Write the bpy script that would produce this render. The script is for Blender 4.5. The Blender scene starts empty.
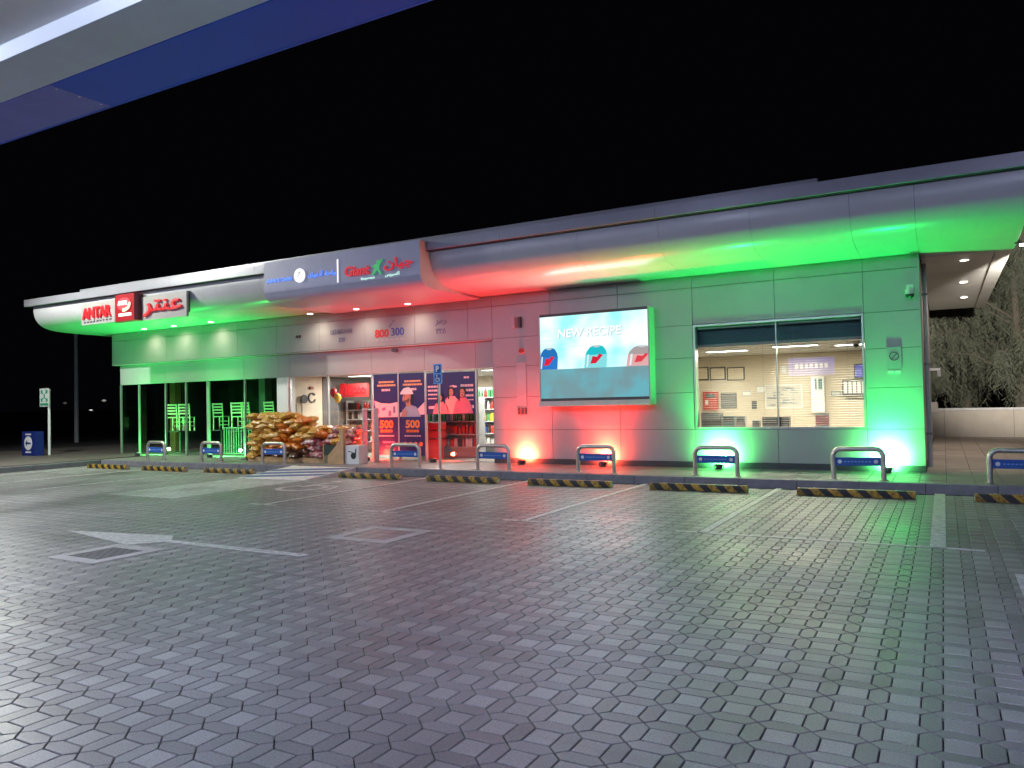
import bpy, bmesh, math, random
from mathutils import Vector, Matrix
random.seed(7)
SC = bpy.context.scene
COL = SC.collection
PI = math.pi

# ------------------------------------------------------------------ camera, world, exposure
FPX, YAW, PITCH, ROLL, CAMZ = 769.5, 0.51062, 0.025109, -0.021111, 1.6
cy_, sy_, cp_, sp_, cr_, sr_ = math.cos(YAW), math.sin(YAW), math.cos(PITCH), math.sin(PITCH), math.cos(ROLL), math.sin(ROLL)
_r, _f, _u = Vector((cy_, sy_, 0)), Vector((-sy_, cy_, 0)), Vector((0, 0, 1))
FWD = _f * cp_ + _u * sp_
_u2 = _u * cp_ - _f * sp_
RGT = _r * cr_ + _u2 * sr_
UPV = _u2 * cr_ - _r * sr_
cam_d = bpy.data.cameras.new('camera')
cam_d.sensor_width = 36.0
cam_d.lens = 36.0 * FPX / 1024.0
cam_d.clip_start = 0.05
cam_d.clip_end = 2000
cam = bpy.data.objects.new('camera', cam_d)
COL.objects.link(cam)
mw = Matrix((RGT, UPV, -FWD)).transposed().to_4x4()
mw.translation = Vector((0, 0, CAMZ))
cam.matrix_world = mw
SC.camera = cam
world = bpy.data.worlds.new('World')
SC.world = world
world.use_nodes = True
bg = world.node_tree.nodes['Background']
bg.inputs[0].default_value = (0.6, 0.62, 0.9, 1)
bg.inputs[1].default_value = 0.0016
SC.view_settings.view_transform = 'Standard'
SC.view_settings.look = 'None'
SC.view_settings.exposure = 0.0
SC.view_settings.gamma = 1.0
SC.cycles.use_denoising = True
SC.cycles.max_bounces = 8
SC.cycles.diffuse_bounces = 3
SC.cycles.glossy_bounces = 3
SC.cycles.transparent_max_bounces = 16
SC.cycles.sample_clamp_indirect = 6.0
SC.cycles.caustics_reflective = False
SC.cycles.caustics_refractive = False

def at(px, py, Y):
    """measured picture point carried out to the depth Y it stands at"""
    d = FWD + RGT * ((px - 512) / FPX) + UPV * ((384 - py) / FPX)
    t = Y / d.y
    return Vector((d.x * t, Y, CAMZ + d.z * t))

# ------------------------------------------------------------------ materials
MATS = {}
def M(name, rgb, rough=0.5, metal=0.0, var=0.10, vscale=3.0, bump=0.0, bscale=40.0, emit=None, estr=0.0, spec=0.5, coat=0.0, rvar=0.0):
    if name in MATS:
        return MATS[name]
    m = bpy.data.materials.new(name)
    m.use_nodes = True
    nt = m.node_tree
    b = nt.nodes['Principled BSDF']
    b.inputs['Base Color'].default_value = (*rgb, 1)
    b.inputs['Roughness'].default_value = rough
    b.inputs['Metallic'].default_value = metal
    b.inputs['Specular IOR Level'].default_value = spec
    b.inputs['Coat Weight'].default_value = coat
    tc = nt.nodes.new('ShaderNodeTexCoord')
    if var > 0:
        n = nt.nodes.new('ShaderNodeTexNoise')
        n.inputs['Scale'].default_value = vscale
        n.inputs['Detail'].default_value = 6
        n.inputs['Roughness'].default_value = 0.62
        nt.links.new(tc.outputs['Object'], n.inputs['Vector'])
        mr = nt.nodes.new('ShaderNodeMapRange')
        mr.inputs['From Min'].default_value = 0.25
        mr.inputs['From Max'].default_value = 0.75
        mr.inputs['To Min'].default_value = 1 - var
        mr.inputs['To Max'].default_value = 1 + var
        nt.links.new(n.outputs['Fac'], mr.inputs['Value'])
        mx = nt.nodes.new('ShaderNodeVectorMath')
        mx.operation = 'SCALE'
        mx.inputs[0].default_value = rgb
        nt.links.new(mr.outputs[0], mx.inputs['Scale'])
        nt.links.new(mx.outputs[0], b.inputs['Base Color'])
        if rvar > 0:
            mr2 = nt.nodes.new('ShaderNodeMapRange')
            mr2.inputs['From Min'].default_value = 0.25
            mr2.inputs['From Max'].default_value = 0.75
            mr2.inputs['To Min'].default_value = max(0.02, rough - rvar)
            mr2.inputs['To Max'].default_value = rough + rvar
            nt.links.new(n.outputs['Fac'], mr2.inputs['Value'])
            nt.links.new(mr2.outputs[0], b.inputs['Roughness'])
    if bump > 0:
        n2 = nt.nodes.new('ShaderNodeTexNoise')
        n2.inputs['Scale'].default_value = bscale
        n2.inputs['Detail'].default_value = 4
        nt.links.new(tc.outputs['Object'], n2.inputs['Vector'])
        bp = nt.nodes.new('ShaderNodeBump')
        bp.inputs['Strength'].default_value = 1.0
        bp.inputs['Distance'].default_value = bump
        nt.links.new(n2.outputs['Fac'], bp.inputs['Height'])
        nt.links.new(bp.outputs[0], b.inputs['Normal'])
    if emit:
        b.inputs['Emission Color'].default_value = (*emit, 1)
        b.inputs['Emission Strength'].default_value = estr
    MATS[name] = m
    return m

def paver_mat(name, rgb):
    m = bpy.data.materials.new(name)
    m.use_nodes = True
    nt = m.node_tree
    N, L = nt.nodes.new, nt.links.new
    b = nt.nodes['Principled BSDF']; b.inputs['Specular IOR Level'].default_value = .8
    geo, tc, oi = N('ShaderNodeNewGeometry'), N('ShaderNodeTexCoord'), N('ShaderNodeObjectInfo')
    add = N('ShaderNodeMath'); add.operation = 'ADD'
    L(geo.outputs['Random Per Island'], add.inputs[0]); L(oi.outputs['Random'], add.inputs[1])
    fr = N('ShaderNodeMath'); fr.operation = 'FRACT'
    L(add.outputs[0], fr.inputs[0])
    r1 = N('ShaderNodeMapRange')
    r1.inputs['To Min'].default_value = 0.86; r1.inputs['To Max'].default_value = 1.13
    L(fr.outputs[0], r1.inputs['Value'])
    big = N('ShaderNodeTexNoise'); big.inputs['Scale'].default_value = 0.55; big.inputs['Detail'].default_value = 5
    fine = N('ShaderNodeTexNoise'); fine.inputs['Scale'].default_value = 90; fine.inputs['Detail'].default_value = 5
    L(geo.outputs['Position'], big.inputs['Vector']); L(geo.outputs['Position'], fine.inputs['Vector'])
    r2 = N('ShaderNodeMapRange'); r2.inputs['From Min'].default_value = .3; r2.inputs['From Max'].default_value = .7
    r2.inputs['To Min'].default_value = .68; r2.inputs['To Max'].default_value = 1.25
    L(big.outputs['Fac'], r2.inputs['Value'])
    r3 = N('ShaderNodeMapRange'); r3.inputs['From Min'].default_value = .3; r3.inputs['From Max'].default_value = .7
    r3.inputs['To Min'].default_value = .72; r3.inputs['To Max'].default_value = 1.28
    L(fine.outputs['Fac'], r3.inputs['Value'])
    m1 = N('ShaderNodeMath'); m1.operation = 'MULTIPLY'; L(r1.outputs[0], m1.inputs[0]); L(r2.outputs[0], m1.inputs[1])
    m2 = N('ShaderNodeMath'); m2.operation = 'MULTIPLY'; L(m1.outputs[0], m2.inputs[0]); L(r3.outputs[0], m2.inputs[1])
    sc = N('ShaderNodeVectorMath'); sc.operation = 'SCALE'; sc.inputs[0].default_value = rgb
    L(m2.outputs[0], sc.inputs['Scale']); L(sc.outputs[0], b.inputs['Base Color'])
    rr = N('ShaderNodeMapRange'); rr.inputs['From Min'].default_value = .3; rr.inputs['From Max'].default_value = .7
    rr.inputs['To Min'].default_value = .33; rr.inputs['To Max'].default_value = .54
    L(big.outputs['Fac'], rr.inputs['Value']); L(rr.outputs[0], b.inputs['Roughness'])
    # oil drips and tyre scuffs
    vo = N('ShaderNodeTexVoronoi'); vo.inputs['Scale'].default_value = .55; vo.inputs['Randomness'].default_value = 1
    wob = N('ShaderNodeVectorMath'); wob.operation = 'MULTIPLY_ADD'; wob.inputs[1].default_value = (.35, .35, 0)
    L(fine.outputs['Color'], wob.inputs[0]); L(geo.outputs['Position'], wob.inputs[2]); L(wob.outputs[0], vo.inputs['Vector'])
    so = N('ShaderNodeMapRange'); so.inputs['From Min'].default_value = .10; so.inputs['From Max'].default_value = .30; so.inputs['To Min'].default_value = .62; so.inputs['To Max'].default_value = 1
    L(vo.outputs['Distance'], so.inputs['Value'])
    mp = N('ShaderNodeMapping'); mp.inputs['Scale'].default_value = (.16, 2.6, 1); mp.inputs['Rotation'].default_value = (0, 0, .06); L(geo.outputs['Position'], mp.inputs['Vector'])
    ty = N('ShaderNodeTexNoise'); ty.inputs['Scale'].default_value = 1.1; ty.inputs['Detail'].default_value = 4; L(mp.outputs[0], ty.inputs['Vector'])
    st = N('ShaderNodeMapRange'); st.inputs['From Min'].default_value = .54; st.inputs['From Max'].default_value = .70; st.inputs['To Min'].default_value = 1; st.inputs['To Max'].default_value = .74
    L(ty.outputs['Fac'], st.inputs['Value'])
    m3 = N('ShaderNodeMath'); m3.operation = 'MULTIPLY'; L(m2.outputs[0], m3.inputs[0]); L(so.outputs[0], m3.inputs[1])
    m4 = N('ShaderNodeMath'); m4.operation = 'MULTIPLY'; L(m3.outputs[0], m4.inputs[0]); L(st.outputs[0], m4.inputs[1])
    L(m4.outputs[0], sc.inputs['Scale'])
    bp = N('ShaderNodeBump'); bp.inputs['Distance'].default_value = .0012
    L(fine.outputs['Fac'], bp.inputs['Height']); L(bp.outputs[0], b.inputs['Normal'])
    return m

def glass_mat(name, tint, refl=1.0, body=0.0, body_col=(.5, .55, .6)):
    m = bpy.data.materials.new(name)
    m.use_nodes = True
    nt = m.node_tree
    N, L = nt.nodes.new, nt.links.new
    nt.nodes.remove(nt.nodes['Principled BSDF'])
    geo = N('ShaderNodeNewGeometry')
    dot = N('ShaderNodeVectorMath'); dot.operation = 'DOT_PRODUCT'
    L(geo.outputs['Normal'], dot.inputs[0]); L(geo.outputs['Incoming'], dot.inputs[1])
    ab = N('ShaderNodeMath'); ab.operation = 'ABSOLUTE'; L(dot.outputs['Value'], ab.inputs[0])
    om = N('ShaderNodeMath'); om.operation = 'SUBTRACT'; om.inputs[0].default_value = 1; L(ab.outputs[0], om.inputs[1])
    pw = N('ShaderNodeMath'); pw.operation = 'POWER'; pw.inputs[1].default_value = 5; L(om.outputs[0], pw.inputs[0])
    ma = N('ShaderNodeMath'); ma.operation = 'MULTIPLY_ADD'; ma.inputs[1].default_value = .95 * refl; ma.inputs[2].default_value = .05 * refl
    L(pw.outputs[0], ma.inputs[0])
    tr = N('ShaderNodeBsdfTransparent'); tr.inputs[0].default_value = (*tint, 1)
    gl = N('ShaderNodeBsdfGlossy'); gl.inputs['Roughness'].default_value = .01
    df = N('ShaderNodeBsdfDiffuse'); df.inputs[0].default_value = (*body_col, 1)
    m0 = N('ShaderNodeMixShader'); m0.inputs[0].default_value = body; L(tr.outputs[0], m0.inputs[1]); L(df.outputs[0], m0.inputs[2])
    mx = N('ShaderNodeMixShader')
    L(ma.outputs[0], mx.inputs[0]); L(m0.outputs[0], mx.inputs[1]); L(gl.outputs[0], mx.inputs[2])
    L(mx.outputs[0], nt.nodes['Material Output'].inputs[0])
    return m

def stripe_mat():
    m = M('hazard_stripes', (.4, .26, .02), .55, var=0)
    nt = m.node_tree
    N, L = nt.nodes.new, nt.links.new
    tc = N('ShaderNodeTexCoord'); sx = N('ShaderNodeSeparateXYZ'); L(tc.outputs['Object'], sx.inputs[0])
    a = N('ShaderNodeMath'); a.operation = 'ADD'; L(sx.outputs['X'], a.inputs[0]); L(sx.outputs['Z'], a.inputs[1])
    d = N('ShaderNodeMath'); d.operation = 'DIVIDE'; d.inputs[1].default_value = .283; L(a.outputs[0], d.inputs[0])
    f = N('ShaderNodeMath'); f.operation = 'FRACT'; L(d.outputs[0], f.inputs[0])
    g = N('ShaderNodeMath'); g.operation = 'GREATER_THAN'; g.inputs[1].default_value = .5; L(f.outputs[0], g.inputs[0])
    n = N('ShaderNodeTexNoise'); n.inputs['Scale'].default_value = 22; n.inputs['Detail'].default_value = 6; L(tc.outputs['Object'], n.inputs['Vector'])
    w = N('ShaderNodeMapRange'); w.inputs['From Min'].default_value = .35; w.inputs['From Max'].default_value = .65; w.inputs['To Min'].default_value = .35; w.inputs['To Max'].default_value = 1.15
    L(n.outputs['Fac'], w.inputs['Value'])
    mx = N('ShaderNodeMix'); mx.data_type = 'RGBA'; mx.inputs[6].default_value = (.42, .25, .015, 1); mx.inputs[7].default_value = (.012, .012, .012, 1)
    L(g.outputs[0], mx.inputs[0])
    v = N('ShaderNodeVectorMath'); v.operation = 'SCALE'; L(mx.outputs[2], v.inputs[0]); L(w.outputs[0], v.inputs['Scale'])
    L(v.outputs[0], nt.nodes['Principled BSDF'].inputs['Base Color'])
    return m

m_panel = M('pale_composite_panel', (.38, .38, .385), .32, var=.09, vscale=.9, bump=.0028, bscale=1.1, rvar=.05)
m_bull = M('glossy_white_panel', (.52, .52, .54), .27, var=.06, vscale=1.0, bump=.0015, bscale=1.1)
m_core = M('dark_joint', (.05, .05, .052), .8, var=0)
m_fascia = M('grey_aluminium_fascia', (.30, .30, .34), .38, .2, var=.06)
m_soffit = M('beige_soffit', (.70, .66, .61), .25, var=.05)
m_signpanel = M('slate_blue_sign_panel', (.44, .44, .56), .35, var=.05)
m_cream = M('cream_trim', (.5, .48, .42), .5)
m_skirt = M('dark_skirting', (.06, .065, .07), .45)
m_steel = M('brushed_steel', (.58, .55, .50), .4, .85, var=.1, vscale=9, rvar=.06)
m_alu = M('aluminium_frame', (.55, .56, .56), .35, .7)
m_white = M('white_paint', (.75, .75, .74), .5, var=.05)
m_black = M('black_plastic', (.02, .02, .022), .45)
m_conc = M('pale_concrete', (.44, .42, .41), .6, var=.2, vscale=4, bump=.002, bscale=60)
m_kerb = M('kerb_concrete', (.20, .20, .22), .5, var=.22, vscale=5, bump=.002, bscale=50)
m_walk = M('walk_slab', (.24, .23, .22), .38, var=.2, vscale=1.6, bump=.001, bscale=60, rvar=.08)
m_bed = M('joint_sand', (.022, .021, .021), .9, var=.6, vscale=6)
m_ground = M('dark_asphalt', (.05, .05, .052), .85, var=.25, vscale=.6, bump=.004, bscale=30)
m_line = M('worn_white_line', (.52, .52, .50), .5, var=.5, vscale=14)
m_ramp = M('ramp_paint', (.72, .74, .72), .5, var=.25, vscale=9)
m_rampblue = M('ramp_stripe_blue', (.05, .13, .32), .5, var=.2, vscale=9)
m_sq = paver_mat('paver_square', (.26, .258, .248))
m_hex = paver_mat('paver_hexagon', (.185, .184, .18))
m_sqp = paver_mat('painted_square', (.50, .52, .50)); m_hexp = paver_mat('painted_hexagon', (.43, .45, .43))
m_stripe = stripe_mat()
m_blueplate = M('blue_plate', (.02, .10, .42), .4, var=.05)
m_navy = M('navy_print', (.028, .026, .13), .35, var=.06)
m_orange = M('orange_print', (.75, .22, .05), .4)
m_pinkw = M('pale_print', (.72, .55, .58), .4)
m_redp = M('red_sign_face', (.32, .012, .02), .35, emit=(.8, .02, .03), estr=.10)
m_redlit = M('red_lit_letter', (.5, .015, .02), .4, emit=(1, .03, .05), estr=.36)
m_whitelit = M('white_lit_letter', (.8, .8, .8), .4, emit=(1, .97, .92), estr=.9)
m_bluelit = M('blue_lit_letter', (.1, .2, .7), .4, emit=(.12, .3, 1), estr=.9)
m_greenlit = M('green_lit_letter', (.05, .4, .1), .4, emit=(.1, .75, .25), estr=.35)
m_mintlit = M('pale_green_lit_letter', (.5, .7, .6), .4, emit=(.6, .95, .8), estr=.7)
m_darkred = M('dark_red_side', (.10, .008, .012), .4)
m_skin = M('printed_skin', (.5, .22, .15), .45)
m_pink = M('printed_pink', (.75, .22, .24), .45)
m_grey = M('mid_grey', (.25, .25, .26), .5)
m_lgrey = M('light_grey', (.5, .5, .5), .5)
m_dgrey = M('dark_grey', (.07, .07, .075), .5)
m_wood = M('display_wood', (.52, .33, .17), .5, var=.2, vscale=8)
m_brown = M('brown_column', (.20, .09, .04), .5, var=.2)
m_beige = M('beige_plaster', (.62, .53, .41), .7, var=.06)
m_cafe = M('cafe_dark_wall', (.05, .05, .05), .7)
m_floor = M('interior_tile', (.35, .33, .30), .3)
m_redbox = M('red_box', (.42, .02, .02), .4)
m_teal = M('teal_box', (.03, .12, .13), .5)
m_lens = M('downlight_lens', (.9, .9, .85), .4, emit=(1, .93, .8), estr=9)
m_tube = M('light_panel', (.9, .9, .9), .4, emit=(1, .97, .9), estr=6)
m_glass_cafe = glass_mat('cafe_glass', (.88, .93, .90), 1.3)
m_glass = glass_mat('shop_glass', (.9, .93, .92), 1.2)
m_glass_off = glass_mat('office_glass', (.88, .92, .92), 1.2)

# ------------------------------------------------------------------ mesh helpers
class MB:
    def __init__(s): s.v = []; s.f = []
    def box(s, x0, x1, y0, y1, z0, z1):
        n = len(s.v)
        s.v += [(x0, y0, z0), (x1, y0, z0), (x1, y1, z0), (x0, y1, z0), (x0, y0, z1), (x1, y0, z1), (x1, y1, z1), (x0, y1, z1)]
        s.f += [tuple(n + i for i in q) for q in ((0, 3, 2, 1), (4, 5, 6, 7), (0, 1, 5, 4), (1, 2, 6, 5), (2, 3, 7, 6), (3, 0, 4, 7))]
        return s
    def prism_x(s, prof, x0, x1):          # prof: (y,z) closed
        n, k = len(s.v), len(prof)
        s.v += [(x0, y, z) for y, z in prof] + [(x1, y, z) for y, z in prof]
        for i in range(k):
            j = (i + 1) % k
            s.f.append((n + i, n + j, n + k + j, n + k + i))
        s.f.append(tuple(n + i for i in reversed(range(k)))); s.f.append(tuple(n + k + i for i in range(k)))
        return s
    def prism_y(s, prof, y0, y1):          # prof: (x,z) closed
        n, k = len(s.v), len(prof)
        s.v += [(x, y0, z) for x, z in prof] + [(x, y1, z) for x, z in prof]
        for i in range(k):
            j = (i + 1) % k
            s.f.append((n + i, n + j, n + k + j, n + k + i))
        s.f.append(tuple(n + i for i in range(k))); s.f.append(tuple(n + k + i for i in reversed(range(k))))
        return s
    def prism_z(s, prof, z0, z1):
        n, k = len(s.v), len(prof)
        s.v += [(x, y, z0) for x, y in prof] + [(x, y, z1) for x, y in prof]
        for i in range(k):
            j = (i + 1) % k
            s.f.append((n + i, n + j, n + k + j, n + k + i))
        s.f.append(tuple(n + i for i in reversed(range(k)))); s.f.append(tuple(n + k + i for i in range(k)))
        return s
    def tube(s, path, r, k=10, cap=True):
        P = [Vector(p) for p in path]
        n0 = len(s.v)
        R = r if isinstance(r, (list, tuple)) else [r] * len(P)
        prev = None
        for i, p in enumerate(P):
            if i == 0: t = P[1] - p
            elif i == len(P) - 1: t = p - P[i - 1]
            else: t = (P[i + 1] - p).normalized() + (p - P[i - 1]).normalized()
            t.normalize()
            if prev is None:
                a = t.orthogonal().normalized()
            else:
                a = (prev - t * prev.dot(t)).normalized()
            prev = a
            b = t.cross(a)
            for j in range(k):
                an = 2 * PI * j / k
                q = p + (a * math.cos(an) + b * math.sin(an)) * R[i]
                s.v.append(tuple(q))
        for i in range(len(P) - 1):
            for j in range(k):
                a0, a1 = n0 + i * k + j, n0 + i * k + (j + 1) % k
                s.f.append((a0, a1, a1 + k, a0 + k))
        if cap:
            s.f.append(tuple(n0 + j for j in reversed(range(k))))
            e = n0 + (len(P) - 1) * k
            s.f.append(tuple(e + j for j in range(k)))
        return s
    def cyl(s, x, y, z0, z1, r, k=20, r2=None):
        return s.tube([(x, y, z0), (x, y, z1)], [r, r if r2 is None else r2], k)
    def disc_y(s, x, y0, y1, z, rx, rz=None, k=28):
        rz = rx if rz is None else rz
        return s.prism_y([(x + rx * math.cos(2 * PI * i / k), z + rz * math.sin(2 * PI * i / k)) for i in range(k)], y0, y1)
    def add(s, o):
        n = len(s.v); s.v += o.v; s.f += [tuple(n + i for i in q) for q in o.f]; return s
    def mesh(s, name, smooth=False, bevel=0.0):
        me = bpy.data.meshes.new(name)
        me.from_pydata(s.v, [], s.f)
        bm = bmesh.new(); bm.from_mesh(me)
        bmesh.ops.recalc_face_normals(bm, faces=bm.faces)
        if bevel > 0:
            ed = [e for e in bm.edges if len(e.link_faces) == 2 and e.calc_face_angle(0) > .5]
            bmesh.ops.bevel(bm, geom=ed, offset=bevel, segments=2, profile=.6, affect='EDGES', clamp_overlap=True)
        bm.to_mesh(me); bm.free()
        if smooth:
            me.shade_smooth()
            try: me.set_sharp_from_angle(angle=math.radians(38))
            except Exception: pass
        return me
    def build(s, name, mat, parent=None, smooth=False, bevel=0.0, local=False):
        if parent is not None and not local:
            l = parent['_w'] if '_w' in parent else (0, 0, 0)
            s.v = [(a - l[0], b - l[1], c - l[2]) for a, b, c in s.v]
        return link(name, s.mesh(name, smooth, bevel), mat, parent)

WPOS = {}
def link(name, me, mat, parent=None):
    if mat is not None:
        me.materials.clear(); me.materials.append(mat)
    o = bpy.data.objects.new(name, me)
    COL.objects.link(o)
    if parent is not None:
        o.parent = parent
        if '_w' in parent: o['_w'] = parent['_w']
    return o
def tag(o, label, cat, group=None):
    o['label'] = label; o['category'] = cat
    if group: o['group'] = group
    return o
def thing(name, label, cat, loc=(0, 0, 0), group=None, rz=0.0):
    o = bpy.data.objects.new(name, None)
    o.empty_display_size = .2
    COL.objects.link(o)
    o.location = loc; o.rotation_euler = (0, 0, rz)
    o['_w'] = tuple(float(c) for c in loc)
    return tag(o, label, cat, group)
def structure(o):
    o['kind'] = 'structure'; return o
def copy_tree(o, parent=None):
    c = o.copy(); COL.objects.link(c); c.parent = parent
    for ch in list(o.children): copy_tree(ch, c)
    return c
def poly_y(name, pts, y, mat, parent, th=.004):        # flat shape facing -Y, real (thin) thickness
    return MB().prism_y(pts, y - th, y).build(name, mat, parent)
def text_mesh(s, bold=0.0):
    c = bpy.data.curves.new('t', 'FONT'); c.body = s; c.size = 1; c.offset = bold; c.resolution_u = 3
    c.extrude = .02
    o = bpy.data.objects.new('t', c); COL.objects.link(o)
    bpy.context.view_layer.update()
    me = bpy.data.meshes.new_from_object(o)
    COL.objects.unlink(o); bpy.data.objects.remove(o); bpy.data.curves.remove(c)
    return me
def text_y(s, x0, x1, z0, z1, y, mat, parent, th=.01, name='lettering', bold=0.0, shear=0.0, slope=0.0):
    me = text_mesh(s, bold)
    xs = [v.co.x for v in me.vertices]; ys = [v.co.y for v in me.vertices]
    if not xs: return None
    ax, bx, ay, by = min(xs), max(xs), min(ys), max(ys)
    l = parent['_w'] if (parent is not None and '_w' in parent) else (0, 0, 0)
    for v in me.vertices:
        u = (v.co.x - ax) / max(1e-6, bx - ax); w = (v.co.y - ay) / max(1e-6, by - ay)
        d = y if v.co.z < 0 else y - th
        X = x0 + (x1 - x0) * u + shear * w * (z1 - z0); Z = z0 + (z1 - z0) * w + slope * u
        v.co = (X - l[0], d - l[1], Z - l[2])
    me.name = name
    return link(name, me, mat, parent)
def spot(name, loc, target, power, col, size_deg, blend=.5, radius=.05, parent=None):
    d = bpy.data.lights.new(name, 'SPOT'); d.energy = power; d.color = col
    d.spot_size = math.radians(size_deg); d.spot_blend = blend; d.shadow_soft_size = radius
    o = bpy.data.objects.new(name, d); COL.objects.link(o)
    dr = (Vector(target) - Vector(loc)).normalized()
    q = dr.to_track_quat('-Z', 'Y')
    if parent is not None:
        o.parent = parent
        o.location = Vector(loc) - Vector(parent['_w'])
    else: o.location = loc
    o.rotation_mode = 'QUATERNION'; o.rotation_quaternion = q
    return o
def area(name, loc, sx, sy, power, col, parent=None, spread=180, rot=(0, 0, 0)):
    d = bpy.data.lights.new(name, 'AREA'); d.shape = 'RECTANGLE'; d.size = sx; d.size_y = sy; d.energy = power; d.color = col
    d.spread = math.radians(spread)
    o = bpy.data.objects.new(name, d); COL.objects.link(o)
    o.rotation_euler = rot
    if parent is not None:
        o.parent = parent; o.location = Vector(loc) - Vector(parent['_w'])
    else: o.location = loc
    return o

# ================================================================== SETTING
KY = 14.25          # kerb face
D = 16.28           # shop front
WZ = 0.15           # walkway height
g = MB(); g.v = [(-400, -300, -.05), (400, -300, -.05), (400, 600, -.05), (-400, 600, -.05)]; g.f = [(0, 1, 2, 3)]
structure(g.build('ground', m_ground))
fc = MB().box(-22.6, 9, -14, KY, -.045, -.0195).build('forecourt_paving', m_bed)
structure(fc)

# --- interlocking paving: squares with a long hexagon on every side
P_, S_, W_ = .25, .15, .10
NX, NY = -2.10, 3.18
J = .0042; BV = .0028
def ring(poly, d):
    """inset a convex polygon by d"""
    k = len(poly); out = []
    for i in range(k):
        p0, p1, p2 = Vector(poly[i - 1]), Vector(poly[i]), Vector(poly[(i + 1) % k])
        e1 = (p1 - p0).normalized(); e2 = (p2 - p1).normalized()
        n1 = Vector((-e1.y, e1.x)); n2 = Vector((-e2.y, e2.x))
        bis = n1 + n2; bis = bis / bis.dot(n1) if bis.dot(n1) > 1e-6 else n1
        out.append(p1 + bis * d)
    return [(p.x, p.y) for p in out]
def paver_shape(poly):
    a = ring(poly, J); b = ring(poly, J + BV)
    k = len(poly)
    v = [(x, y, -.022) for x, y in a] + [(x, y, -.003) for x, y in a] + [(x, y, 0) for x, y in b]
    f = [tuple(2 * k + i for i in range(k))]
    for r in (0, 1):
        for i in range(k):
            j = (i + 1) % k
            f.append((r * k + i, r * k + j, (r + 1) * k + j, (r + 1) * k + i))
    return v, f
h2, w2 = S_ / 2, W_ / 2
SQ = [(-h2, -h2), (h2, -h2), (h2, h2), (-h2, h2)]
HV = [(w2, -h2), (w2, h2), (0, h2 + w2), (-w2, h2), (-w2, -h2), (0, -h2 - w2)]      # long axis along y
HH = [(h2, w2), (-h2, w2), (-h2 - w2, 0), (-h2, -w2), (h2, -w2), (h2 + w2, 0)]
SH = {'s': paver_shape(SQ), 'v': paver_shape(HV), 'h': paver_shape(HH)}
pieces = []
i0, i1 = int((-22.4 - NX) / P_), int((8.5 - NX) / P_)
j0, j1 = int((0.4 - NY) / P_), int((KY - .1 - NY) / P_)
for i in range(i0, i1):
    for j in range(j0, j1):
        cx, cy = NX + (i + .5) * P_, NY + (j + .5) * P_
        if cy < abs(cx) * .45 - 1.2 and cx > 0: continue
        if cx < -4 and cy < (-cx) * .42 - 2.2: continue
        for t, x, y in (('s', cx, cy), ('v', cx + P_ / 2, cy), ('h', cx, cy + P_ / 2)):
            pieces.append((t, x, y))
def seen(x, y):
    d = Vector((x, y, -CAMZ)); z = d.dot(FWD)
    if z < .3: return None
    px, py = 512 + FPX * d.dot(RGT) / z, 384 - FPX * d.dot(UPV) / z
    return z if (-10 < px < 1034 and py < 778) else None
near = sorted([(seen(x, y), k) for k, (t, x, y) in enumerate(pieces) if seen(x, y)])[:300]
nearset = {k for _, k in near}
sm = {}
for t in SH:
    me = bpy.data.meshes.new('paver'); me.from_pydata(SH[t][0], [], SH[t][1]); me.materials.append(m_sq if t == 's' else m_hex); sm[t] = me
fv, ff, fm = [], [], []
for k, (t, x, y) in enumerate(pieces):
    dz = random.uniform(-.0009, .0009); tx = random.gauss(0, .0022); ty = random.gauss(0, .0022)
    if k in nearset:
        o = bpy.data.objects.new('paver', sm[t]); COL.objects.link(o); o.parent = fc
        o.location = (x, y, dz); o.rotation_euler = (tx, ty, 0)
        continue
    n = len(fv); v, f = SH[t]
    fv += [(x + a, y + b, c + dz + a * tx + b * ty) for a, b, c in v]
    ff += [tuple(n + q for q in qq) for qq in f]
    fm += [(0 if t == 's' else 1) + (2 if (-14.25 < x < -12.3 and 9.2 < y < 12.55) else 0)] * len(f)
me = bpy.data.meshes.new('paver_field'); me.from_pydata(fv, [], ff)
for q in (m_sq, m_hex, m_sqp, m_hexp): me.materials.append(q)
me.polygons.foreach_set('material_index', fm); me.update()
o = bpy.data.objects.new('paver_field', me); COL.objects.link(o); o.parent = fc; o['kind'] = 'stuff'

# --- painted markings on the forecourt (sheets just proud of the pavers)
def flat(poly, z0=.001, z1=.0065):
    return MB().prism_z(poly, z0, z1)
def rect(x0, x1, y0, y1, z0=.001, z1=.0065):
    return flat([(x0, y0), (x1, y0), (x1, y1), (x0, y1)], z0, z1)
line_spots = [(-21.55, 'far left bay line by the cafe kerb'), (-19.15, 'second bay line from the left, before the cafe glass'), (-16.65, 'bay line leading to the cafe, left of the hatched ramp'),
              (-9.95, 'bay line before the navy posters, right of the wheelchair mark'), (-7.47, 'bay line pointing at the red lit wall left of the screen'),
              (-5.02, 'bay line ending below the bright advert screen'), (-2.57, 'bay line ending below the middle of the office window'), (-.1, 'broad bay line at the right end, by the building corner')]
for x, lb in line_spots:
    w = .05 if x < -1 else .075
    mb = rect(x - w, x + w, 9.2, KY - .12)
    if -12 < x < -3: mb.add(rect(x - .30, x - w - .001, 9.15, 9.22)); mb.add(rect(x + w + .001, x + .30, 9.15, 9.22))
    o = mb.build('parking_line', m_line); structure(o)
structure(rect(-2.5, -.18, 9.14, 9.21).build('parking_line', m_line))
structure(rect(-2.9, -2.64, 9.14, 9.21).build('parking_line', m_line))
structure(rect(-.02, .32, 9.14, 9.21).build('parking_line', m_line))
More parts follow.
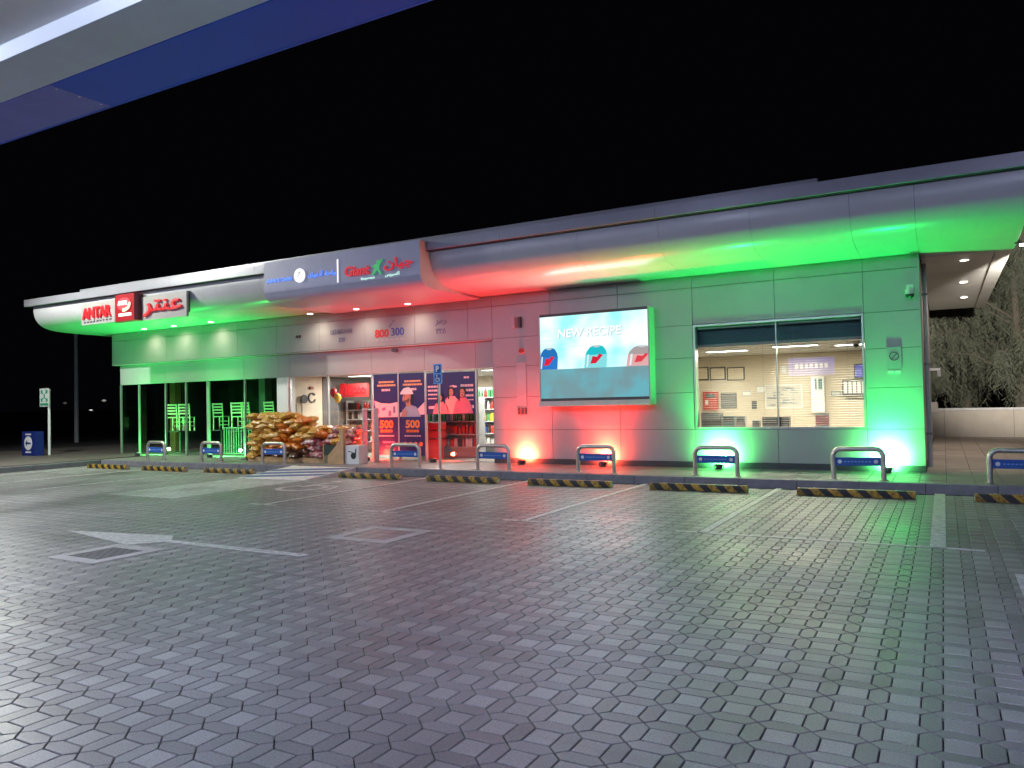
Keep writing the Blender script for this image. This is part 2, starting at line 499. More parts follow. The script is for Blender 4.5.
ar = MB().prism_z([(-10.4, 6.17), (-8.58, 5.80), (-8.35, 6.12), (-6.08, 6.12), (-6.05, 6.24), (-8.35, 6.24), (-8.62, 6.47)], .001, .0065)
structure(ar.build('road_arrow', m_line))
structure(rect(.50, .66, 6.9, 8.1).build('road_arrow', m_line))
# wheelchair mark
wm = MB()
for k in range(26):
    a0, a1 = PI * .75 + 1.62 * PI * k / 26, PI * .75 + 1.62 * PI * (k + 1) / 26
    cx, cy, ra, rb = -11.2, 11.35, .52, .40
    wm.add(flat([(cx + ra * math.cos(a0), cy + ra * math.sin(a0)), (cx + rb * math.cos(a0), cy + rb * math.sin(a0)), (cx + rb * math.cos(a1), cy + rb * math.sin(a1)), (cx + ra * math.cos(a1), cy + ra * math.sin(a1))][::-1]))
wm.add(rect(-11.42, -11.28, 11.5, 12.3)); wm.add(rect(-11.27, -10.75, 11.75, 11.87)); wm.add(flat([(-10.74, 11.87), (-10.62, 11.8), (-10.38, 11.2), (-10.5, 11.14)][::-1]))
wm.add(flat([(-11.35 + .13 * math.cos(q * PI / 6), 12.5 + .13 * math.sin(q * PI / 6)) for q in range(12)]))
structure(wm.build('wheelchair_mark', m_line))
# pale ramp lane between the bays and the striped ramp up to the walkway
rp = MB().prism_x([(12.5, -.01), (KY - .01, -.01), (KY - .01, WZ), (12.5, .008)], -14.35, -12.3).build('ramp', m_ramp)
structure(rp)
ns = 3
for k in range(ns):
    x0 = -14.3; x1 = -12.35
    y0 = 12.56 + k * .42
    def zz(y): return .008 + (WZ - .008) * (y - 12.5) / (KY - .01 - 12.5) + .004
    y1 = y0 + .22
    pts = [(x0, y0), (x1, y0 + .55), (x1, y1 + .55), (x0, y1)]
    mb = MB(); mb.v = [(x, y, zz(y)) for x, y in pts] + [(x, y, zz(y) - .003) for x, y in pts]
    mb.f = [(0, 1, 2, 3), (7, 6, 5, 4)] + [(a, (a + 1) % 4 + 0, (a + 1) % 4 + 4, a + 4) for a in range(4)]
    mb.build('stripe', m_rampblue, rp)

# --- manhole covers set in concrete frames
def manhole(cx, cy, s, label, cast):
    t = thing('manhole_cover', label, 'manhole', (cx, cy, 0), 'manhole covers in the forecourt')
    h, w = s / 2, .15
    for x0, x1, y0, y1 in ((-h, h, -h, -h + w), (-h, h, h - w, h), (-h, -h + w, -h + w + .002, h - w - .002), (h - w, h, -h + w + .002, h - w - .002)):
        MB().box(x0, x1, y0, y1, -.012, .007).build('frame_strip', m_conc, t, local=True)
    q = h - w - .012
    if cast:
        mb = MB().box(-q, q, -q, q, -.012, .003)
        for a in range(9):
            for b in range(9):
                x, y = -q + (a + .5) * 2 * q / 9, -q + (b + .5) * 2 * q / 9
                dx, dy = (.024, .009) if (a + b) % 2 else (.009, .024)
                mb.box(x - dx, x + dx, y - dy, y + dy, .0031, .008)
        mb.build('cover', M('worn_cast_cover', (.17, .165, .16), .55, var=.3, vscale=14), t, local=True)
    else:
        for a in range(3):
            for b_ in range(3):
                w3 = 2 * q / 3; MB().box(-q + a * w3 + .004, -q + (a + 1) * w3 - .004, -q + b_ * w3 + .004, -q + (b_ + 1) * w3 - .004, -.012, .003 + random.uniform(-.001, .001)).build('cover_block', m_hex, t, local=True)
manhole(-8.3, 5.36, .86, 'cast patterned manhole cover in a pale concrete frame beside the white arrow', True)
manhole(-6.17, 7.58, .95, 'dark square manhole cover in a pale concrete frame right of the white arrow', False)

# --- kerbs and walkway
kb = MB().box(-22.3, 9, KY + .02, KY + .13, -.04, WZ - .01).build('kerb', m_core); structure(kb)
x = -22.3
kme = MB().box(.003, .997, 0, .15, -.03, WZ).mesh('kerb_stone', bevel=.012); kme.materials.append(m_kerb)
while x < 8.9:
    if not (-14.2 < x + .5 < -12.5):
        o = bpy.data.objects.new('kerb_stone', kme); COL.objects.link(o); o.parent = kb; o.location = (x, KY, random.uniform(-.002, .002))
    x += 1.0
kb2 = MB().box(-22.44, -22.34, -6, KY, -.04, WZ - .01).build('kerb', m_core); structure(kb2)
kme2 = MB().box(0, .15, .003, .997, -.03, WZ).mesh('kerb_stone', bevel=.012); kme2.materials.append(m_kerb)
for k in range(20):
    o = bpy.data.objects.new('kerb_stone', kme2); COL.objects.link(o); o.parent = kb2; o.location = (-22.46, KY - 1 - k, 0)
wk = MB()
wk.box(-60, 14, KY + .15, 32, -.04, WZ - .02); wk.box(-60, -22.46, -10, KY + .149, -.04, WZ - .02)
wk = wk.build('walkway', M('walk_joint', (.07, .066, .062), .9, var=.2)); structure(wk)
slabs = MB()
def slab(x0, y0, s):
    d = random.uniform(-.0015, .0015)
    slabs.box(x0 + .004, x0 + s - .004, y0 + .004, y0 + s - .004, WZ - .03, WZ + d)
pslabs = MB()
def slab2(x0, y0, s): pslabs.box(x0 + .004, x0 + s - .004, y0 + .004, y0 + s - .004, WZ - .03, WZ + random.uniform(-.002, .002))
x = -22.4
while x < 8:
    y = KY + .155
    while y < (D - .03 if x < -.5 else 30.0):
        (slab if y < 16.4 else slab2)(x, y, .4); y += .4
    x += .4
s_ = slabs.build('slab_field', m_walk, wk); s_['kind'] = 'stuff'
s3 = pslabs.build('slab_field', M('tan_slab', (.34, .28, .235), .55, var=.22, vscale=2.2), wk); s3['kind'] = 'stuff'
sl2 = MB()
x = -32.0
while x < -22.9:
    y = 6.0
    while y < 24:
        if not (x > -22.9): sl2.box(x + .004, x + .396, y + .004, y + .396, WZ - .03, WZ + random.uniform(-.002, .002))
        y += .4
    x += .4
s2 = sl2.build('slab_field', M('brown_slab', (.15, .125, .115), .55, var=.25, vscale=1.5), wk); s2['kind'] = 'stuff'

# ================================================================== SHOP BUILDING
B = thing('convenience_store', 'long single storey filling station shop with curved white eaves lit green and red', 'building', (-12, D, WZ))
def bp(name, mat, *boxes, **kw):
    mb = MB()
    for b in boxes: mb.box(*b)
    return mb.build(name, mat, B, **kw)
GAP = .004
def panel(x0, x1, z0, z1, y=D, th=.03, mat=m_panel, name='wall_panel'):
    return bp(name, mat, (x0 + GAP, x1 - GAP, y, y + th, z0 + GAP, z1 - GAP), bevel=.004)
cols_r = [-9.65, -8.05, -6.35, -4.65, -2.95, -1.3, -.32]
rows = [.27, .96, 1.75, 2.5, 3.2, 4.0, 4.25]
WIN = (-4.65, -1.3, .96, 3.2)
for a, b in zip(cols_r[:-1], cols_r[1:]):
    for c, d in zip(rows[:-1], rows[1:]):
        if a >= WIN[0] - .01 and b <= WIN[1] + .01 and c >= WIN[2] - .01 and d <= WIN[3] + .01: continue
        panel(a, b, c, d)
# backing wall behind panel joints
bp('wall_core', m_core, (-9.65, WIN[0] - .02, D + .035, D + .2, WZ, 4.25), (WIN[1] + .02, -.34, D + .035, D + .2, WZ, 4.25), (WIN[0] - .02, WIN[1] + .02, D + .035, D + .2, WZ, WIN[2] - .02), (WIN[0] - .02, WIN[1] + .02, D + .035, D + .2, WIN[3] + .02, 4.25))
bp('skirting', m_skirt, (-9.65, -.325, D - .012, D + .03, WZ, .27))
# upper band above the glazed fronts
cols_u = [-24.8, -23.6, -21.95, -20.3, -18.65, -17.0, -15.33, -13.67, -12.0, -10.36, -9.65]
for a, b in zip(cols_u[:-1], cols_u[1:]):
    panel(a, b, 3.2, 4.0); panel(a, b, 4.0, 4.25)
bp('wall_core', m_core, (-24.78, -9.651, D + .035, D + .30, 3.22, 4.25))
bp('band_underside', m_panel, (-24.8, -9.66, D + .002, D + .29, 3.17, 3.195))
panel(-9.66, -9.60, WZ, 3.17, y=D + .003, th=.3, name='jamb')
# spandrel strip over the glass
SPY = D + .16
sp_cols = [-24.6, -23.62, -22.25, -21.25, -20.2, -18.55, -17.12, -16.67, -15.2, -13.6, -11.82, -10.25, -9.66]
for a, b in zip(sp_cols[:-1], sp_cols[1:]):
    panel(a, b, 2.5, 3.168, y=SPY, name='spandrel_panel')
panel(-17.12, -16.67, WZ, 2.5, y=SPY - .06, th=.3, mat=m_white, name='pier')
# left end wall
for a, b in ((16.3, 18.2), (18.2, 20.2), (20.2, 22.4)):
    bp('side_panel', m_panel, (-24.80, -24.77, a + GAP, b - GAP, 3.2, 4.25))
bp('end_wall', m_cafe, (-24.76, -24.7, 19.0, 22.5, WZ, 3.2))
# side wall at the right end, facing the passage
ys = [D + .002, 18.3, 20.3, 22.3, 24.3, 26.3, 28.0]
m_side = M('side_wall_panel', (.40, .33, .29), .35, var=.08)
for a, b in zip(ys[:-1], ys[1:]):
    for c, d in zip([.27, 2.5], [2.5, 4.25]):
        bp('side_panel', m_side, (-.35, -.325, a + GAP, b - GAP, c + GAP, d - GAP))
bp('side_core', m_core, (-.50, -.36, D + .21, 28, WZ, 4.25))
bp('skirting', m_skirt, (-.352, -.315, D + .031, 28, WZ, .27))
bp('back_wall', m_beige, (-24.7, -.5, 22.5, 22.7, WZ, 4.25))
bp('interior_floor', m_floor, (-24.7, -.5, D + .22, 22.5, WZ - .01, WZ + .006))
bp('cafe_ceiling', m_cafe, (-24.7, -17.0, D + .31, 22.5, 2.72, 2.8))
bp('shop_ceiling', m_lgrey, (-16.9, -7.2, D + .31, 22.5, 2.55, 2.63))
bp('office_ceiling', m_white, (-7.1, -.52, D + .24, 20.4, 2.72, 2.78))
bp('office_bulkhead', M('plenum_dark', (.16, .32, .34), .5), (-7.1, -.52, D + .36, D + .4, 2.781, 3.4))
bp('partition', m_beige, (-17.0, -16.9, D + .31, 22.5, WZ, 2.72))
bp('partition', m_beige, (-7.2, -7.1, D + .21, 22.5, WZ, 3.4))
bp('cafe_back', m_cafe, (-24.7, -17.01, 21.8, 21.9, WZ, 2.72))
bp('office_back', m_beige, (-7.1, -.52, 20.4, 20.5, WZ, 2.8))

# curved eaves
PROF = [(14.12, 5.03), (14.12, 4.88), (14.145, 4.74), (14.20, 4.61), (14.30, 4.49), (14.43, 4.40), (14.62, 4.335), (14.9, 4.295), (15.3, 4.272), (15.8, 4.26), (16.9, 4.255), (16.9, 5.03)]
def finer(pr, n=4):
    c = pr[:-2]; out = []
    for i in range(len(c) - 1):
        p0, p1, p2, p3 = c[max(i - 1, 0)], c[i], c[i + 1], c[min(i + 2, len(c) - 1)]
        for k in range(n):
            t = k / n
            out.append(tuple(.5 * ((2 * p1[q]) + (-p0[q] + p2[q]) * t + (2 * p0[q] - 5 * p1[q] + 4 * p2[q] - p3[q]) * t * t + (-p0[q] + 3 * p1[q] - 3 * p2[q] + p3[q]) * t ** 3) for q in (0, 1)))
    return out + [c[-1]] + pr[-2:]
PF = finer(PROF)
PCORE = [(y + .02, z + .015) for y, z in PF]
ej = [-25.6, -23.6, -21.95, -20.3, -18.65, -17.0, -15.33, -13.67, -12.0, -10.36, -9.65, -8.05, -6.35, -4.65, -2.95, -1.3, -.32, 1.22]
for a, b in zip(ej[:-1], ej[1:]):
    MB().prism_x(PF, a + GAP * .7, b - GAP * .7).build('eave_panel', m_bull, B, smooth=True)
MB().prism_x(PCORE, -25.58, 1.2).build('eave_core', m_core, B)
# grey fascia over the eaves, in lengths
fx = [-25.85, -21.95, -18.65, -15.33, -12.0, -8.05, -4.65, -1.3, 1.3]
for a, b in zip(fx[:-1], fx[1:]):
    bp('fascia_length', m_fascia, (a + .002, b - .002, 13.96, 14.16, 5.045, 5.27), bevel=.006)
bp('fascia_drip', m_core, (-25.8, 1.26, 13.99, 14.13, 5.03, 5.044))
bp('roof_slab', m_grey, (-25.6, 1.2, 14.17, 28.2, 5.031, 5.2))
bp('parapet', m_fascia, (-23.9, -1.85, 14.62, 14.72, 5.2, 5.51))
bp('fascia_length', m_fascia, (1.05, 1.3, 14.161, 28.2, 5.045, 5.27))
# flat soffit over the passage on the right
for a, b in ((16.92, 19.6), (19.6, 22.4), (22.4, 25.2), (25.2, 28.1)):
    bp('soffit_panel', m_soffit, (-.31, .93, a + .003, b - .003, 4.30, 4.33))
bp('soffit_edge', m_soffit, (.94, 1.2, 16.905, 28.1, 4.28, 5.03))
bp('roof_void', m_core, (-.31, .93, 16.91, 28.1, 4.34, 5.03))
bp('roof_void', m_core, (-24.7, -.5, 16.91, 28.1, 4.26, 5.02))

# glazing bars, panes
GY = D + .19
def pane(x0, x1, z0, z1, mat, y=GY, name='glass_pane'):
    return bp(name, mat, (x0, x1, y, y + .008, z0, z1))
def bar(x, z0, z1, w=.035, y=GY - .03, mat=m_alu, name='glazing_bar'):
    return bp(name, mat, (x - w / 2, x + w / 2, y, y + .07, z0, z1), bevel=.004)
cafe_x = [-24.6, -23.62, -22.25, -21.25, -20.2, -18.55, -17.14]
for a, b in zip(cafe_x[:-1], cafe_x[1:]): pane(a + .019, b - .019, WZ + .02, 2.49, m_glass_cafe)
for k, xx in enumerate(cafe_x): bar(xx, WZ, 2.495, .10 if k == 4 else .04)
bp('glass_pane', m_glass_cafe, (-24.62, -24.61, D + .28, 19.0, WZ + .02, 2.49))
shop_x = [-16.66, -15.2, -13.6, -12.7, -11.82, -10.25, -9.68]
for a, b in zip(shop_x[:-1], shop_x[1:]): pane(a + .02, b - .02, WZ + .02, 2.49, m_glass)
for k, xx in enumerate(shop_x): bar(xx, WZ, 2.495, .045)
bp('door_threshold', m_steel, (-16.6, -9.7, GY - .03, GY + .04, WZ, WZ + .018))
MB().disc_y(-12.76, SPY - .07, SPY - .012, 3.08, .10, .045).build('door_sensor', m_dgrey, B)
# office window
wf = bp('window_frame', m_alu, (WIN[0] + .006, WIN[0] + .045, D - .012, D + .2, WIN[2] + .006, WIN[3] - .006), (WIN[1] - .045, WIN[1] - .006, D - .012, D + .2, WIN[2] + .006, WIN[3] - .006),
        (WIN[0] + .046, WIN[1] - .046, D - .012, D + .2, WIN[2] + .006, WIN[2] + .045), (WIN[0] + .046, WIN[1] - .046, D - .012, D + .2, WIN[3] - .045, WIN[3] - .006))
pane(WIN[0] + .046, -2.962, WIN[2] + .046, WIN[3] - .046, m_glass_off, y=D + .06)
pane(-2.938, WIN[1] - .046, WIN[2] + .046, WIN[3] - .046, m_glass_off, y=D + .06)
bp('glazing_bar', m_alu, (-2.96, -2.94, D + .04, D + .09, WIN[2] + .046, WIN[3] - .046))

# recessed LED downlights
dl_me = {}
def downlight(x, y, z, label, power, group, col=(1, .86, .66), size=150, lens=None):
    t = thing('downlight', label, 'downlight', (x, y, z), group)
    MB().tube([(0, 0, .0), (0, 0, -.012)], [.10, .092], 24).build('trim_ring', m_white, t, local=True)
    MB().tube([(0, 0, -.0125), (0, 0, -.016)], [.075, .075], 24).build('lens', lens or m_lens, t, local=True)
    spot('lamp', (x, y, z - .03), (x, y + .12, z - 1), power, col, size, 1.0, .14, t)
    return t
for k, (x, lb) in enumerate([(-22.45, 'leftmost downlight in the green lit eave above the cafe'), (-21.0, 'middle downlight in the green lit eave above the cafe'), (-19.3, 'right downlight in the green lit eave above the cafe')]):
    downlight(x, 15.85, 4.262, lb, 75, 'downlights above the cafe')
for x, lb in [(-15.2, 'left downlight under the shop name panel'), (-13.55, 'middle downlight under the shop name panel, over the red and blue digits'), (-11.85, 'right downlight under the shop name panel, in red light')]:
    downlight(x, 15.8, 4.20, lb, 75, 'downlights under the shop name panel')
for x, y, lb in [(.45, 17.95, 'nearest downlight in the beige passage soffit'), (.5, 21.5, 'middle downlight in the beige passage soffit'), (.58, 24.9, 'farthest downlight in the beige passage soffit')]:
    downlight(x, y, 4.30, lb, 280, 'downlights over the side passage', (1, .9, .78), 140)

# ================================================================== coloured ground floodlights
m_lens_g = M('green_lens', (.3, .9, .5), .4, emit=(.5, 1, .6), estr=8)
m_lens_r = M('red_lens', (.9, .3, .2), .4, emit=(1, .22, .06), estr=6)
GREEN, RED = (.004, 1.0, .11), (1.0, .03, .022)
def uplight(x, y, green, label, power, aim=(0, -.6, 3), cone=112, glow=620):
    t = thing('ground_floodlight', label, 'floodlight', (x, y, WZ), 'coloured floodlights along the shop front')
    MB().box(-.07, .07, -.05, .05, .0, .012).build('base_plate', m_dgrey, t, local=True)
    mb = MB()
    for s in (-1, 1): mb.box(s * .095 - .006, s * .095 + .006, -.02, .02, .0125, .09)
    mb.box(-.101, .101, -.02, .02, .0121, .018)
    mb.build('bracket', m_dgrey, t, local=True)
    MB().tube([(0, 0, .02), (0, .004, .085), (0, .006, .10)], [.06, .085, .088], 20).build('housing', m_dgrey, t, local=True, smooth=True)
    MB().tube([(0, .006, .1005), (0, .0063, .104)], [.08, .08], 20).build('lens', m_lens_g if green else m_lens_r, t, local=True)
    spot('lamp', (x, y + .006, WZ + .125), (x + aim[0], y + aim[1], WZ + aim[2]), power, (.004, 1, .12) if green else (1, .022, .015), cone, 1.0, .05, t)
    spot('lamp', (x, y + .02, WZ + .15), (x, y + .6, WZ + .35), glow, (.11, 1, .2) if green else (1, .06, .025), 160, 1.0, .05, t)
    return t
GP, RP = 1080, 950
uplight(-4.1, D - .27, True, 'green floodlight under the left end of the office window', GP)
uplight(-.95, D - .27, True, 'green floodlight at the foot of the right building corner', GP)
uplight(-8.75, D - .27, False, 'red floodlight with yellow glare left below the advert screen', RP, glow=520)
uplight(-6.68, D - .27, False, 'red floodlight behind the hoop barrier below the advert screen', RP * .9, glow=480)
uplight(-11.3, D - .28, False, 'red floodlight at the foot of the shop door glass', RP * .6, glow=110)
uplight(-13.45, D - .28, False, 'red floodlight between the white box and the left navy poster', RP * .7, glow=130)
uplight(-22.9, D - .40, True, 'green floodlight at the cafe glass, leftmost of all', GP * 1.2, glow=420)
uplight(-19.45, D - .40, True, 'green floodlight in front of the cafe partition', GP * 1.2, glow=420)

# ================================================================== fuel canopy above the viewer
CZ = 5.5
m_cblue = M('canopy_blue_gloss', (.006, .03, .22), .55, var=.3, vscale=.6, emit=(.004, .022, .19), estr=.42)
m_cgrey = M('canopy_grey_band', (.66, .78, .95), .45, var=.06)
m_cwhite = M('canopy_soffit', (.88, .89, .92), .4, var=.05)
CN = thing('fuel_canopy', 'blue edged fuel canopy roof overhanging the top left corner', 'canopy', (-4, -4, 0))
def cpart(name, mat, *b, **k):
    mb = MB()
    for q in b: mb.box(*q)
    return mb.build(name, mat, CN, **k)
cx0, cx1 = -26, 16
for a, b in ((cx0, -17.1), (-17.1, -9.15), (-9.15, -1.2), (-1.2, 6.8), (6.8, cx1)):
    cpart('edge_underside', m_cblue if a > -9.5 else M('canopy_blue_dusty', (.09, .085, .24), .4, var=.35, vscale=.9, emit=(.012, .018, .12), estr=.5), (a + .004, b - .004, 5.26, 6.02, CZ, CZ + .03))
    cpart('edge_face', m_cblue, (a + .004, b - .004, 6.021, 6.05, CZ - .004, CZ + 1.0))
for sx_ in (-17.1, -9.15, -1.2, 6.8):
    for yy in (5.36, 5.64, 5.92): MB().cyl(sx_ - .05, yy, CZ - .006, CZ - .0002, .016, 10).build('fixing', m_steel, CN)
cpart('edge_core', m_core, (cx0, cx1, 5.22, 6.0, CZ + .035, CZ + .95))
cpart('grey_band', m_cgrey, (cx0, cx1, 4.62, 5.245, CZ + .004, CZ + .06))
MB().prism_x([(4.618, CZ + .004), (4.618, CZ + .3), (4.565, CZ + .3), (4.565, CZ + .125)], cx0, cx1).build('bright_trim', M('cove_light_strip', (.7, .75, .8), .5, emit=(.62, .74, .85), estr=.45), CN)
k = 0
for a in range(11):
    cpart('soffit_panel', m_cwhite, (cx0, cx1, 4.56 - (a + 1) * 1.5 + .004, 4.56 - a * 1.5 - .004, CZ + .13, CZ + .16))
cpart('roof_deck', m_cgrey, (cx0, cx1, -12.1, 5.2, CZ + .32, CZ + .9))
for x, y in ((-14, -5), (6, -5), (-14, -10.5), (6, -10.5)):
    MB().cyl(x, y, 0, CZ + .13, .22, 24).build('column', m_white, CN, smooth=True)
m_clens = M('canopy_lens', (.9, .9, .95), .4, emit=(.60, .64, 1.0), estr=88)
CANP = 115
cl = 0
for x, xn in ((-22, 'far left'), (-16.5, 'left'), (-11, 'centre left'), (-5.5, 'centre'), (0, 'overhead'), (5.5, 'right'), (11, 'far right')):
    for y, yn in ((3.3, 'front'), (-2.4, 'rear')):
        t = thing('canopy_light', 'square white canopy light, %s row, %s column' % (yn, xn), 'canopy light', (x, y, CZ + .13), 'lights under the fuel canopy')
        MB().box(-.26, .26, -.26, .26, -.03, -.001).build('housing', m_white, t, local=True, bevel=.006)
        MB().box(-.21, .21, -.21, .21, -.24, -.0302).build('diffuser', m_clens, t, local=True)
        spot('lamp', (x, y, CZ + .13 - .27), (x, y, 0), CANP * (2.4 if x < -10 else 1.5 if x < -5 else 1), (.86, .97, .86) if x < -10 else (.7, .76, .95) if x < -5 else (.50, .53, 1.0), 172, .15, .2, t)
for x, xn in ((-19, 'left end'), (-12, 'left'), (-5, 'right'), (2, 'right end')):  # unseen floods, added to brighten the shop front and forecourt
    t = thing('added_canopy_flood', 'added unseen floodlight on the canopy face turned to the shop, %s of the row' % xn, 'floodlight', (x, 6.05, CZ + .75), 'added floodlights on the canopy face')
    MB().box(-.05, .05, .002, .10, -.05, .05).build('arm', m_dgrey, t, local=True)
    MB().box(-.17, .17, .101, .17, -.13, .13).build('housing', m_dgrey, t, local=True, bevel=.01)
    MB().box(-.15, .15, .1705, .176, -.11, .11).build('lens', m_whitelit, t, local=True)
    spot('lamp', (x, 6.05 + .19, CZ + .75), (x, 12.6, 3.0), 160, (.62, .68, 1.0), 150, .7, .12, t)

# ================================================================== SIGNS ON THE EAVES
# --- shop name panel
SX0, SX1, SY = -14.72, -9.95, 13.72
S = thing('shop_name_panel', 'wide slate blue curved name panel with lit lettering and round white emblem', 'sign', ((SX0 + SX1) / 2, SY, 4.2))
arc = [(13.72, 5.24), (13.72, 4.55), (13.735, 4.46), (13.775, 4.37), (13.84, 4.30), (13.95, 4.245), (14.15, 4.215), (14.6, 4.203), (16.25, 4.198)]
outer = finer(arc + [(0, 0), (0, 0)])[:-2]
MB().prism_x(outer + [(16.25, 4.23), (14.7, 4.33), (14.35, 4.45), (14.2, 4.7), (14.14, 5.02), (13.955, 5.02), (13.955, 5.24)], SX0, SX1).build('panel', m_signpanel, S, smooth=True)
for x0, x1 in ((SX0 - .012, SX0 - .001), (SX1 + .001, SX1 + .012)):
    MB().prism_x(outer[:-1] + [(15.6, 4.22), (14.7, 4.33), (14.35, 4.45), (14.2, 4.7), (14.14, 5.02), (13.955, 5.02), (13.955, 5.24)], x0, x1).build('end_cap', m_cream, S)
text_y('ADNOC OASIS', -14.62, -13.78, 4.715, 4.80, SY - .002, m_bluelit, S, .02, bold=.01, slope=0)
AR = {'oasis': '\uFED9\uFEEE\uFEE7\uFEA9\uFE83 \uFE94\uFEA3\uFE8D\uFEED', 'giant': '\uFEE5\uFE8E\uFEF4\uFE9F', 'exp': '\uFEB2\uFEF3\uFEAE\uFE92\uFEB4\uFEDB\uFE8D', 'antar': '\uFEAE\uFE98\uFEE8\uFECB'}
MB().disc_y(-13.5, SY - .04, SY - .002, 4.80, .165).build('emblem', m_whitelit, S)
em = MB()
for k in range(20):
    a0, a1 = 2 * PI * k / 20, 2 * PI * (k + 1) / 20
    em.prism_y([(-13.5 + r * math.cos(a), 4.80 + r * math.sin(a)) for r, a in ((.125, a0), (.115, a0), (.115, a1), (.125, a1))], SY - .043, SY - .0405)
em.prism_y([(-13.60, 4.79), (-13.50, 4.81), (-13.41, 4.845), (-13.47, 4.80), (-13.56, 4.765)], SY - .043, SY - .0405)
em.prism_y([(-13.55, 4.85), (-13.48, 4.90), (-13.44, 4.86), (-13.50, 4.84)], SY - .043, SY - .0405)
em.build('emblem_mark', M('emblem_grey', (.28, .33, .36), .5), S)
text_y(AR['oasis'], -13.25, -12.36, 4.69, 4.86, SY - .002, m_bluelit, S, .02, bold=.008)
MB().box(-12.31, -12.285, SY - .025, SY - .002, 4.52, 5.06).build('divider', m_whitelit, S)
text_y('Giant', -12.08, -11.34, 4.62, 4.86, SY - .002, m_redlit, S, .03, bold=.03)
text_y(AR['giant'], -10.92, -10.12, 4.64, 4.92, SY - .002, m_redlit, S, .03, bold=.02)
text_y('Express', -11.60, -11.20, 4.49, 4.56, SY - .002, m_mintlit, S, .015, bold=.015)
text_y(AR['exp'], -10.90, -10.50, 4.50, 4.60, SY - .002, m_mintlit, S, .015, bold=.01)
fg = MB()
fx_, fz_ = -11.12, 4.74
fg.disc_y(fx_ + .03, SY - .03, SY - .002, fz_ + .135, .035, k=14)
fg.prism_y([(fx_ - .03, fz_ + .09), (fx_ + .05, fz_ + .10), (fx_ + .14, fz_ + .19), (fx_ + .155, fz_ + .17), (fx_ + .07, fz_ + .05), (fx_ + .05, fz_ - .03), (fx_ + .13, fz_ - .15), (fx_ + .09, fz_ - .165),
            (fx_ - .0, fz_ - .05), (fx_ - .12, fz_ - .17), (fx_ - .16, fz_ - .14), (fx_ - .055, fz_ - .01), (fx_ - .05, fz_ + .03), (fx_ - .14, fz_ + .015), (fx_ - .145, fz_ + .04)], SY - .03, SY - .002)
fg.build('leaping_figure', m_greenlit, S)

# --- cafe sign board with red box
CB = thing('cafe_sign', 'white cafe sign board with red lettering and a protruding red box', 'sign', (-20.4, 14.0, 4.2))
m_board = M('white_sign_board', (.36, .35, .34), .45, var=.05)
MB().box(-22.8, -21.16, 13.99, 14.06, 4.24, 4.90).build('board', m_board, CB)
MB().box(-19.93, -18.0, 13.99, 14.06, 4.18, 4.86).build('board', m_board, CB)
bx_ = MB().prism_z([(-21.15, 14.06), (-20.86, 13.8), (-20.0, 13.8), (-19.94, 13.87), (-19.94, 14.06)], 4.2, 4.97).build('red_box', m_redp, CB, bevel=.012)
MB().prism_z([(-19.99, 13.8), (-19.925, 13.87), (-19.925, 14.055), (-19.935, 14.055), (-19.935, 13.875), (-19.995, 13.806)], 4.21, 4.96).build('shaded_side', m_darkred, CB)  # unlit side of the box, its shade put into a darker red
MB().box(-22.8, -18.0, 14.061, 14.11, 4.3, 4.88).build('back_frame', m_dgrey, CB)
text_y('ANTAR', -22.70, -21.30, 4.40, 4.74, 13.988, m_redlit, CB, .05, bold=.03, slope=.03)
tx = MB()
for k in range(9): tx.box(-22.66 + k * .155, -22.66 + k * .155 + random.uniform(.06, .11), 13.982, 13.9895, 4.29 + k * .003, 4.335 + k * .003)
tx.build('small_print', m_black, CB)
MB().disc_y(-20.43, 13.776, 13.795, 4.68, .30, .19).build('badge', M('badge_red', (.7, .05, .06), .4, emit=(1, .08, .1), estr=.5), CB)
text_y('ANTAR', -20.69, -20.25, 4.65, 4.78, 13.773, m_whitelit, CB, .008, bold=.03)
sw = MB()
for k in range(10):
    a0, a1 = -PI * .55 + PI * .62 * k / 10, -PI * .55 + PI * .62 * (k + 1) / 10
    sw.prism_y([(-20.43 + (.30 + e) * math.cos(a), 4.68 + (.19 + e) * math.sin(a)) for e, a in ((-.07, a0), (.03, a0), (.03, a1), (-.07, a1))], 13.763, 13.771)
sw.build('swoosh', M('swoosh_cream', (.75, .72, .45), .4, emit=(.9, .9, .55), estr=.3), CB)
MB().box(-20.67, -20.11, 13.776, 13.796, 4.34, 4.42).build('strapline', m_whitelit, CB)
text_y(AR['antar'], -19.80, -18.15, 4.28, 4.74, 13.988, m_redlit, CB, .07, bold=.012, slope=-.03)

# --- printed lettering on the wall band
def wall_sign(name, label, spec, x):
    t = thing(name, label, 'wall lettering', (x, D - .012, 3.5))
    for (s, x0, x1, z0, z1, mt, bd) in spec:
        text_y(s, x0, x1, z0, z1, D - .001, mt, t, .012, bold=bd)
    return t
m_bgrey = M('blue_grey_letter', (.22, .25, .36), .4)
m_rlet = M('red_letter', (.60, .05, .04), .4)
m_blet = M('blue_letter', (.07, .10, .38), .4)
wall_sign('station_lettering', 'small blue grey station name and number 338 on the pale wall band', [('DEHMRAAM', -14.90, -14.12, 3.62, 3.76, m_bgrey, .01), ('338', -14.62, -14.38, 3.40, 3.53, m_bgrey, .01)], -14.5)
ws = wall_sign('phone_lettering', 'red 800 and blue 300 digits on the pale wall band', [('800', -13.32, -12.85, 3.44, 3.66, m_rlet, .03), ('300', -12.77, -12.34, 3.46, 3.67, m_blet, .012)], -12.8)
pm = MB(); pm.prism_y([(-12.86, 3.69), (-12.80, 3.70), (-12.72, 3.80), (-12.78, 3.80)], D - .012, D - .001); pm.disc_y(-12.69, D - .012, D - .001, 3.845, .03, k=12)
pm.build('logo_mark', m_bgrey, ws)
pm = MB()
